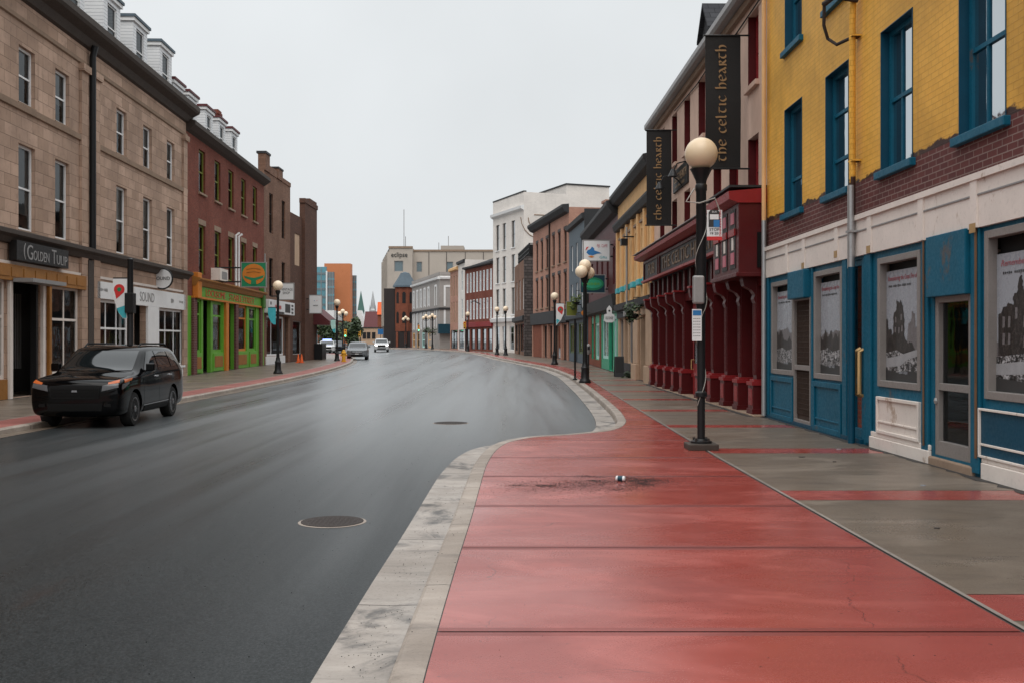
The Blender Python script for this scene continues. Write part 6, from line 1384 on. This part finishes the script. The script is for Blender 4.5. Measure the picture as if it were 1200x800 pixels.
def traffic_light(label, x, y, zt, side=1):
    z = rise(y); t = thing('traffic_light', label, 'traffic light', (x, y, z), 'traffic lights at the crossing'); MB().tube([(x, y, z), (x, y, zt + .3)], .07, 8).build('pole', 'black', t)
    hd = MB().box(x + .1 * side - .16, x + .1 * side + .16, y - .2, y - .08, zt - .9, zt).build('signal_head', 'signal', t, bevel=.02)
    for k, m_ in enumerate(('taillight', 'ochre', 'litgreen')): MB(lambda a, b, c, k=k: Vector((x + .1 * side + a, y - .2 - c, zt - .15 - .3 * k + b))).lathe([(.10, 0), (.09, .02)], n=10).build('lens', m_ if not (m_ == 'litgreen' and side < 0) else 'black', hd)
traffic_light('yellow traffic light standing before the beige building', fx(422.5, 136), 136, zz(387, 136), -1); traffic_light('lit green traffic light before the grey corner building', fx(490, 152), 152, zz(381, 152))
traffic_light('traffic light with green lamp among the left trees', fx(404, 121), 121, zz(386, 121)); traffic_light('yellow traffic light near the bend on the right pavement', fx(545.5, 128), 128, zz(377, 128), -1)
x, y = fx(446, 185), 185; t = thing('street_sign', 'blue square street sign on a post before the office block', 'sign', (x, y, 1)); MB().tube([(x, y, .9), (x, y, zz(384, 185))], .05, 6).build('post', 'black', t); MB().box(x - .5, x + .5, y - .08, y - .04, zz(392, 185), zz(385.5, 185)).build('face', 'signblue', t)
# manhole covers, can, litter, grit
def manhole(x, y, r, label):
    r *= .88
    z = rise(y); t = thing('manhole_cover', label, 'manhole cover', (x, y, z), 'round iron manhole covers')
    MB().lathe([(r + .06, .002), (r + .05, .005), (r + .02, .006)], (x, y, z), 40).build('collar', 'kerb', t); MB().lathe([(r + .03, .003), (r + .03, .011), (r - .01, .011)], (x, y, z), 40).build('rim', 'iron', t)
    mb = MB(); mb.lathe([(r - .01, .003), (r - .02, .010)], (x, y, z), 40)
    for i in range(-5, 6):
        for j in range(-5, 6):
            u, v = i * r / 6, j * r / 6
            if math.hypot(u, v) < r * .88: mb.box(x + u - r * .045, x + u + r * .045, y + v - r * .045, y + v + r * .045, z + .0102, z + .0122)
    mb.build('lid', 'iron', t)
manhole(-1.86, 10.6, .33, 'nearer rusty round manhole cover in the road left of the kerb'); manhole(-1.40, 23.4, .40, 'farther round manhole cover in the road near the bulging kerb')
x, y = 1.335, 12.6; z = rise(y) + .15; t = thing('drink_can', 'small crushed purple and white drink can lying on the red pavement', 'can')
t.location = (x, y, z + .033); t.rotation_euler = (rad(90), 0, rad(68))
MB().lathe([(.024, -.058), (.03, -.052), (.033, -.045), (.033, .045), (.027, .056), (.024, .058)], n=16).build('can', 'signwhite', t, smooth=True); MB().lathe([(.0335, -.03), (.0335, .03)], n=16).build('print', 'navy', t, smooth=True)
mb = MB()
def chip(x, y, z, s):
    a = random.uniform(0, 6.28); c, d = s * math.cos(a), s * math.sin(a)
    mb.faces([(x - c, y - d, z), (x + d * .7, y - c * .7, z), (x + c, y + d, z), (x - d * .7, y + c * .7, z), (x, y, z + s * .7)], [(0, 1, 4), (1, 2, 4), (2, 3, 4), (3, 0, 4)])
clumps = [(random.uniform(0, 1) ** .8, random.gauss(0, 1), random.uniform(.04, .16), random.uniform(.3, 1)) for _ in range(46)]
for i in range(13000):
    cl_ = random.choice(clumps) if random.random() < .88 else (random.random(), random.gauss(0, 1.6), .3, 1)
    if random.random() > cl_[3]: continue
    u = cl_[0]; w = .10 + .24 * math.exp(-((u - .62) / .22) ** 2)
    X = -.1 + 1.95 * u + random.gauss(0, cl_[2] * 1.3); Yc = 12.1 + .4 * u + w * cl_[1] + random.gauss(0, cl_[2])
    if random.random() > .15: chip(X, Yc, rise(Yc) + .149, random.uniform(.004, .009))
for i in range(700):
    Yc = random.uniform(5.4, 22); X = random.uniform(kR(Yc) + .05, 5.6); chip(X, Yc, rise(Yc) + .149, random.uniform(.002, .006))
for yc, n_ in ((6.05, 500), (6.9, 350), (8.4, 380), (10.3, 320), (12, 180), (9.3, 150)):
    for i in range(int(n_ * .12)):
        Yc = random.gauss(yc, .28); X = kR(Yc) - min(.6, max(.22, random.gauss(.4, .09))); chip(X, Yc, rise(Yc) + .010, random.uniform(.0018, .006))
for i in range(60):
    Yc = random.uniform(6, 15); X = kR(Yc) - random.uniform(.0, .2); chip(X, Yc, rise(Yc) + .153, random.uniform(.003, .008))
for i in range(900):
    Yc = random.uniform(5, 24); X = random.uniform(-9, kR(Yc) - .7); chip(X, Yc, rise(Yc), random.uniform(.003, .007))
tag(mb.build('loose_grit', 'grit', recalc=False), 'dark loose grit scattered over the red pavement, gutter and road', 'grit', kind='stuff')
lt = [(4.3, 15.2, .05), (4.9, 12.2, .04), (4.6, 14.6, .03), (5.2, 16.3, .05), (3.9, 9.4, .03)]
for i, (x, y, s) in enumerate(lt):
    z = rise(y) + .151; t = MB(); n = 9
    t.ext([(x + s * random.uniform(.7, 1.1) * math.cos(k * 6.283 / n), y + .7 * s * random.uniform(.6, 1.1) * math.sin(k * 6.283 / n)) for k in range(n)], z, z + .008, 2)
    tag(t.build('litter_scrap', 'paper' if i % 2 else 'grime'), None, 'litter')['label'] = ['dark scrap of litter on the grey flags below the white boarded panel', 'pale paper scrap on the grey flags nearest the yellow building door', 'dark scrap of litter in the middle of the grey flags', 'pale scrap against the white plinth by the downpipe', 'dark scrap on the grey flags nearest the viewer'][i]
# ------------------------------------------------------------------ vehicles
def make_car(name, label, cat, body_mat, L, W, H, loc, heading, hood=.26, wheel_r=.37, suv=True, lit=False, group=None, roofrail=False, bottom=.24, detail=True, hl_amber=False, bar=False):
    root = thing(name, label, cat)
    w = W / 2; hz = H * .635                      # belt height
    hh = H * .615; cow = hood + .02
    st = [  # t, zbot, zbelt, ztop, wbot, wbelt, wtop
        (0.0, bottom + .12, H * .45, H * .50, w * .87, w * .88, w * .80), (.012, bottom + .04, H * .54, H * .575, w * .93, w * .94, w * .86), (.06, bottom, hh - .05, hh - .01, w * .98, w * .97, w * .86),
        (.16, bottom, hh, hh + .05, w * .985, w * .98, w * .82), (hood - .02, bottom, hz - .02, hz + .055, w, w * .99, w * .84), (hood + .02, bottom, hz, hz + .09, w, w * .99, w * .84),
        (hood + .10, bottom, hz + .02, H * .86, w, w * .985, w * .78), (hood + .165, bottom, hz + .03, H * .965, w, w * .985, w * .80), (hood + .24, bottom, hz + .04, H * .99, w, w * .985, w * .80),
        (.64, bottom, hz + .06, H, w, w * .98, w * .80), (.84, bottom, hz + .08, H * .985, w * .99, w * .97, w * .78), (.925, bottom, hz + .09, H * .955, w * .98, w * .955, w * .76),
        (.965, bottom + .03, hz + .05, H * .78 if suv else hz + .12, w * .96, w * .94, w * .74), (.99, bottom + .08, hz - .05, hz + .03, w * .93, w * .91, w * .80), (1.0, bottom + .16, hz - .25, hz - .18, w * .84, w * .84, w * .74)]
    ring_n = None; mb = MB(); rings = []
    for (t, zb, ze, zt, wb, we, wt) in st:
        up = zt - ze
        half = [(0, zb), (wb - .14, zb), (wb - .02, zb + .06), (max(wb, we) + .005, zb + (ze - zb) * .45), (we + .004, zb + (ze - zb) * .80), (we - .01, ze), (we + (wt - we) * .45, ze + up * .45), (wt + .02, ze + up * .84), (wt - .07, zt - .005), (wt * .5, zt + .018), (0, zt + .025)]
        full = half + [(-x, z) for x, z in reversed(half[1:-1])]
        rings.append([len(mb.v) + i for i in range(len(full))]); mb.v += [Vector((x, (t - .5) * L, z)) for x, z in full]
    k = len(rings[0])
    for a, b in zip(rings, rings[1:]):
        for i in range(k): mb.f.append((a[i], a[(i + 1) % k], b[(i + 1) % k], b[i])); mb.m.append(0)
    mb.f.append(tuple(rings[0])); mb.m.append(0); mb.f.append(tuple(reversed(rings[-1]))); mb.m.append(0)
    tmp = mb.build('shell', body_mat)
    sub = tmp.modifiers.new('s', 'SUBSURF'); sub.levels = 2; sub.render_levels = 2
    ya, yb = (-.5 + .185) * L, (-.5 + .77) * L
    cut = MB()
    for yy in (ya, yb):
        for sx in (-1, 1):
            P_ = lambda a, b, c, yy=yy, sx=sx: Vector((sx * (w - .26) + sx * c, yy + a, wheel_r + b)); c2 = MB(P_); c2.lathe([(wheel_r + .07, 0), (wheel_r + .07, .6)], n=28)
            off = len(cut.v); cut.v += c2.v; cut.f += [tuple(i + off for i in f) for f in c2.f]; cut.m += c2.m
    co = cut.build('cutter', 'plastic'); bo = tmp.modifiers.new('b', 'BOOLEAN'); bo.object = co; bo.operation = 'DIFFERENCE'; bo.solver = 'EXACT'
    dg = bpy.context.evaluated_depsgraph_get(); dg.update()
    me = bpy.data.meshes.new_from_object(tmp.evaluated_get(dg)); bpy.data.objects.remove(tmp); bpy.data.objects.remove(co)
    me.name = 'body'
    for p in me.polygons: p.use_smooth = True; p.material_index = 0
    me.materials.clear(); me.materials.append(M[body_mat])
    try: me.set_sharp_from_angle(angle=rad(35))
    except Exception: pass
    body = bpy.data.objects.new('body', me); COL.objects.link(body); body.parent = root
    bm = bmesh.new(); bm.from_mesh(me); bvh = BVHTree.FromBMesh(bm); bm.free()
    def patch(nm, mat, quad, d, off=.008, parent=root, nu=10, nv=6):
        """a sheet laid over the body: quad corners given in the plane seen along axis d"""
        mbp = MB(); idx = {}
        for i in range(nu + 1):
            for j in range(nv + 1):
                u, v = i / nu, j / nv
                a = [quad[0][m] * (1 - u) * (1 - v) + quad[1][m] * u * (1 - v) + quad[2][m] * u * v + quad[3][m] * (1 - u) * v for m in (0, 1)]
                o = Vector((d[1] * 3, a[0], a[1])) if d[0] == 'x' else Vector((a[0], d[1] * 5, a[1])); dr = Vector((-d[1], 0, 0)) if d[0] == 'x' else Vector((0, -d[1], 0))
                h = bvh.ray_cast(o, dr)
                if h[0] is None: continue
                p = h[0] + (h[1] if h[1].dot(dr) < 0 else -h[1]) * off
                idx[i, j] = len(mbp.v); mbp.v.append(p)
        for i in range(nu):
            for j in range(nv):
                q = [idx.get(c) for c in ((i, j), (i + 1, j), (i + 1, j + 1), (i, j + 1))]
                if None not in q: mbp.f.append(tuple(q)); mbp.m.append(0)
        if not mbp.f: return None
        return mbp.build(nm, mat, parent, smooth=True, recalc=False)
    Y = lambda t: (t - .5) * L
    zb_ = hz + .06; zt_ = H * .925
    for sx in (-1, 1):
        d = ('x', sx)
        patch('side_window', 'cardglass', [(Y(hood + .075), zb_), (Y(.52), zb_ + .03), (Y(.52), zt_), (Y(hood + .185), zt_ - .02)], d)
        patch('side_window', 'cardglass', [(Y(.535), zb_ + .03), (Y(.735), zb_ + .05), (Y(.715), zt_ - .01), (Y(.535), zt_)], d)
        patch('side_window', 'cardglass', [(Y(.755), zb_ + .06), (Y(.90), zb_ + .10), (Y(.885), zt_ - .06), (Y(.735), zt_ - .02)], d)
        if detail:
            for t0 in (hood + .05, .528, .74): patch('door_seam', 'plastic', [(Y(t0), bottom + .16), (Y(t0 + .0018), bottom + .16), (Y(t0 + .0018), zb_ - .02), (Y(t0), zb_ - .02)], d, .004, nu=1, nv=14)
            patch('sill_trim', 'plastic', [(Y(.27), bottom + .06), (Y(.68), bottom + .06), (Y(.68), bottom + .17), (Y(.27), bottom + .17)], d, .012); patch('sill_strip', 'chrome', [(Y(.29), bottom + .19), (Y(.68), bottom + .21), (Y(.68), bottom + .225), (Y(.29), bottom + .205)], d, .014, nu=16, nv=1)
            for t0 in (.47, .69): MB().box(sx * (w * .985) - .02, sx * (w * .985) + .025, Y(t0), Y(t0) + .2, hz - .085, hz - .05).build('door_handle', 'chrome', root, bevel=.008)
        mr = MB(); mr.box(sx * w * .97, sx * w * .97 + sx * .2, Y(hood + .085), Y(hood + .085) + .10, hz + .07, hz + .24).box(sx * w * .9, sx * w, Y(hood + .09), Y(hood + .10), hz + .06, hz + .10); mr.build('wing_mirror', body_mat, root, bevel=.03)
        hl = patch('headlight', 'lens' if not lit else 'lit', [(sx * w * .56, H * .455), (sx * w * .90, H * .50), (sx * w * .885, H * .555), (sx * w * .58, H * .525)], ('y', -1), .012, nu=8, nv=4)
        h2 = patch('headlight_side', 'lens', [(Y(.022), H * .47), (Y(.10), H * .535), (Y(.115), H * .575), (Y(.03), H * .535)], ('x', sx), .012, nu=8, nv=4)
        if hl_amber:
            patch('turn_signal', 'amber', [(sx * w * .70, H * .533), (sx * w * .90, H * .552), (sx * w * .885, H * .585), (sx * w * .68, H * .553)], ('y', -1), .016, nu=8, nv=3); patch('turn_signal', 'amber', [(Y(.05), H * .55), (Y(.135), H * .577), (Y(.15), H * .602), (Y(.06), H * .588)], ('x', sx), .016, nu=8, nv=3)
        patch('tail_light', 'taillight', [(sx * w * .6, hz - .05), (sx * w * .86, hz - .05), (sx * w * .84, hz + .12), (sx * w * .6, hz + .12)], ('y', 1), .01, nu=4, nv=4)
        if detail: patch('fog_light', 'plastic', [(sx * w * .62, H * .27), (sx * w * .76, H * .27), (sx * w * .75, H * .31), (sx * w * .62, H * .31)], ('y', -1), .012, nu=4, nv=3)
        if roofrail: MB().tube([(sx * w * .62, Y(hood + .20), H * .965), (sx * w * .62, Y(hood + .24), H + .03), (sx * w * .62, Y(.86), H + .02), (sx * w * .62, Y(.9), H * .955)], .022, 6).build('roof_rail', 'plastic', root, smooth=True)
    patch('windscreen', 'cardglass', [(-w * .78, hz + .085), (w * .78, hz + .085), (w * .72, H * .925), (-w * .72, H * .925)], ('y', -1), .008, nu=14, nv=10)
    patch('rear_window', 'cardglass', [(-w * .62, hz + .14), (w * .62, hz + .14), (w * .58, H * .9), (-w * .58, H * .9)], ('y', 1), .008)
    patch('grille', 'plastic', [(-w * .50, H * .37), (w * .50, H * .37), (w * .53, H * .52), (-w * .53, H * .52)], ('y', -1), .012)
    patch('lower_grille', 'plastic', [(-w * .56, H * .22), (w * .56, H * .22), (w * .58, H * .31), (-w * .58, H * .31)], ('y', -1), .012)
    if detail:
        for z in (.405, .44, .475): patch('grille_bar', 'plastic' if body_mat == 'carblack' else 'chrome', [(-w * .49, H * z), (w * .49, H * z), (w * .49, H * z + .018), (-w * .49, H * z + .018)], ('y', -1), .03, nu=14, nv=1)
        patch('badge', 'rim', [(-.06, H * .445), (.06, H * .445), (.05, H * .468), (-.05, H * .468)], ('y', -1), .036, nu=4, nv=2)
    if body_mat != 'carblack': patch('number_plate', 'signwhite', [(-.15, H * .325), (.15, H * .325), (.15, H * .36), (-.15, H * .36)], ('y', -1), .03, nu=3, nv=2)
    if bar: MB().box(-.5, .5, -.15, .1, H + .03, H + .14).build('roof_light_bar', 'litblue', root, bevel=.02)
    for yy in (ya, yb):
        for sx in (-1, 1):
            P_ = lambda a, b, c, yy=yy, sx=sx: Vector((sx * (w - .03) - sx * c, yy + a, wheel_r + b)); r = wheel_r
            wh = MB(P_).lathe([(r * .66, .0), (r * .92, .0), (r, .04), (r, .2), (r * .92, .24), (r * .5, .24)], n=28).build('wheel', 'rubber', root, smooth=True)
            rm = MB(P_); rm.lathe([(r * .67, .02), (r * .60, .05), (r * .55, .11)], n=28, m=1)
            for q in range(5):
                a = q * 1.2566; ca, sa = math.cos(a), math.sin(a)
                rm.faces([(ca * r * .12 - sa * .045, sa * r * .12 + ca * .045, .0), (ca * r * .12 + sa * .045, sa * r * .12 - ca * .045, 0), (ca * r * .66 + sa * .035, sa * r * .66 - ca * .035, .02), (ca * r * .66 - sa * .035, sa * r * .66 + ca * .035, .02),
                          (ca * r * .12 - sa * .045, sa * r * .12 + ca * .045, .06), (ca * r * .12 + sa * .045, sa * r * .12 - ca * .045, .06), (ca * r * .66 + sa * .035, sa * r * .66 - ca * .035, .06), (ca * r * .66 - sa * .035, sa * r * .66 + ca * .035, .06)], [(0, 1, 2, 3), (0, 1, 5, 4), (1, 2, 6, 5), (3, 0, 4, 7), (2, 3, 7, 6)], 0)
            rm.lathe([(r * .2, -.005), (r * .15, -.015), (.01, -.018)], n=12, m=0); rm.lathe([(r * .64, .0), (r * .69, -.005), (r * .69, .03), (r * .64, .03)], n=28, m=0)
            rm.build('rim', ['rim', 'plastic'], wh)
    root.location = loc; root.rotation_euler = (0, 0, heading)
    if group: root['group'] = group
    return root
make_car('parked_car', 'near black sport utility vehicle parked at the left kerb with amber turn lamps', 'car', 'carblack', 5.0, 2.0, 1.79, (-9.42, 24.3, .0), rad(2.5), hood=.25, wheel_r=.38, roofrail=True, hl_amber=True)
make_car('moving_car', 'grey hatchback driving towards the viewer beside the left globe lamp', 'car', 'cargrey', 4.4, 1.80, 1.50, (fx(417.5, 88), 89, rise(88)), rad(6), hood=.25, wheel_r=.33, detail=True)
make_car('moving_car', 'silver white car with both headlights lit, farther down the street', 'car', 'carwhite', 4.5, 1.85, 1.66, (fx(444.5, 127), 129, rise(129)), rad(8), hood=.24, wheel_r=.34, lit=True, detail=False)
make_car('parked_car', 'navy car parked by the trees right of the police car', 'car', 'carblue', 4.4, 1.8, 1.45, (fx(392.5, 120), 121, rise(121)), rad(10), wheel_r=.33, detail=False)
make_car('police_car', 'white police car with a blue roof light beside the left building', 'car', 'carwhite', 4.8, 1.85, 1.5, (fx(381.5, 116), 117, rise(117)), rad(10), wheel_r=.33, detail=False, bar=True)
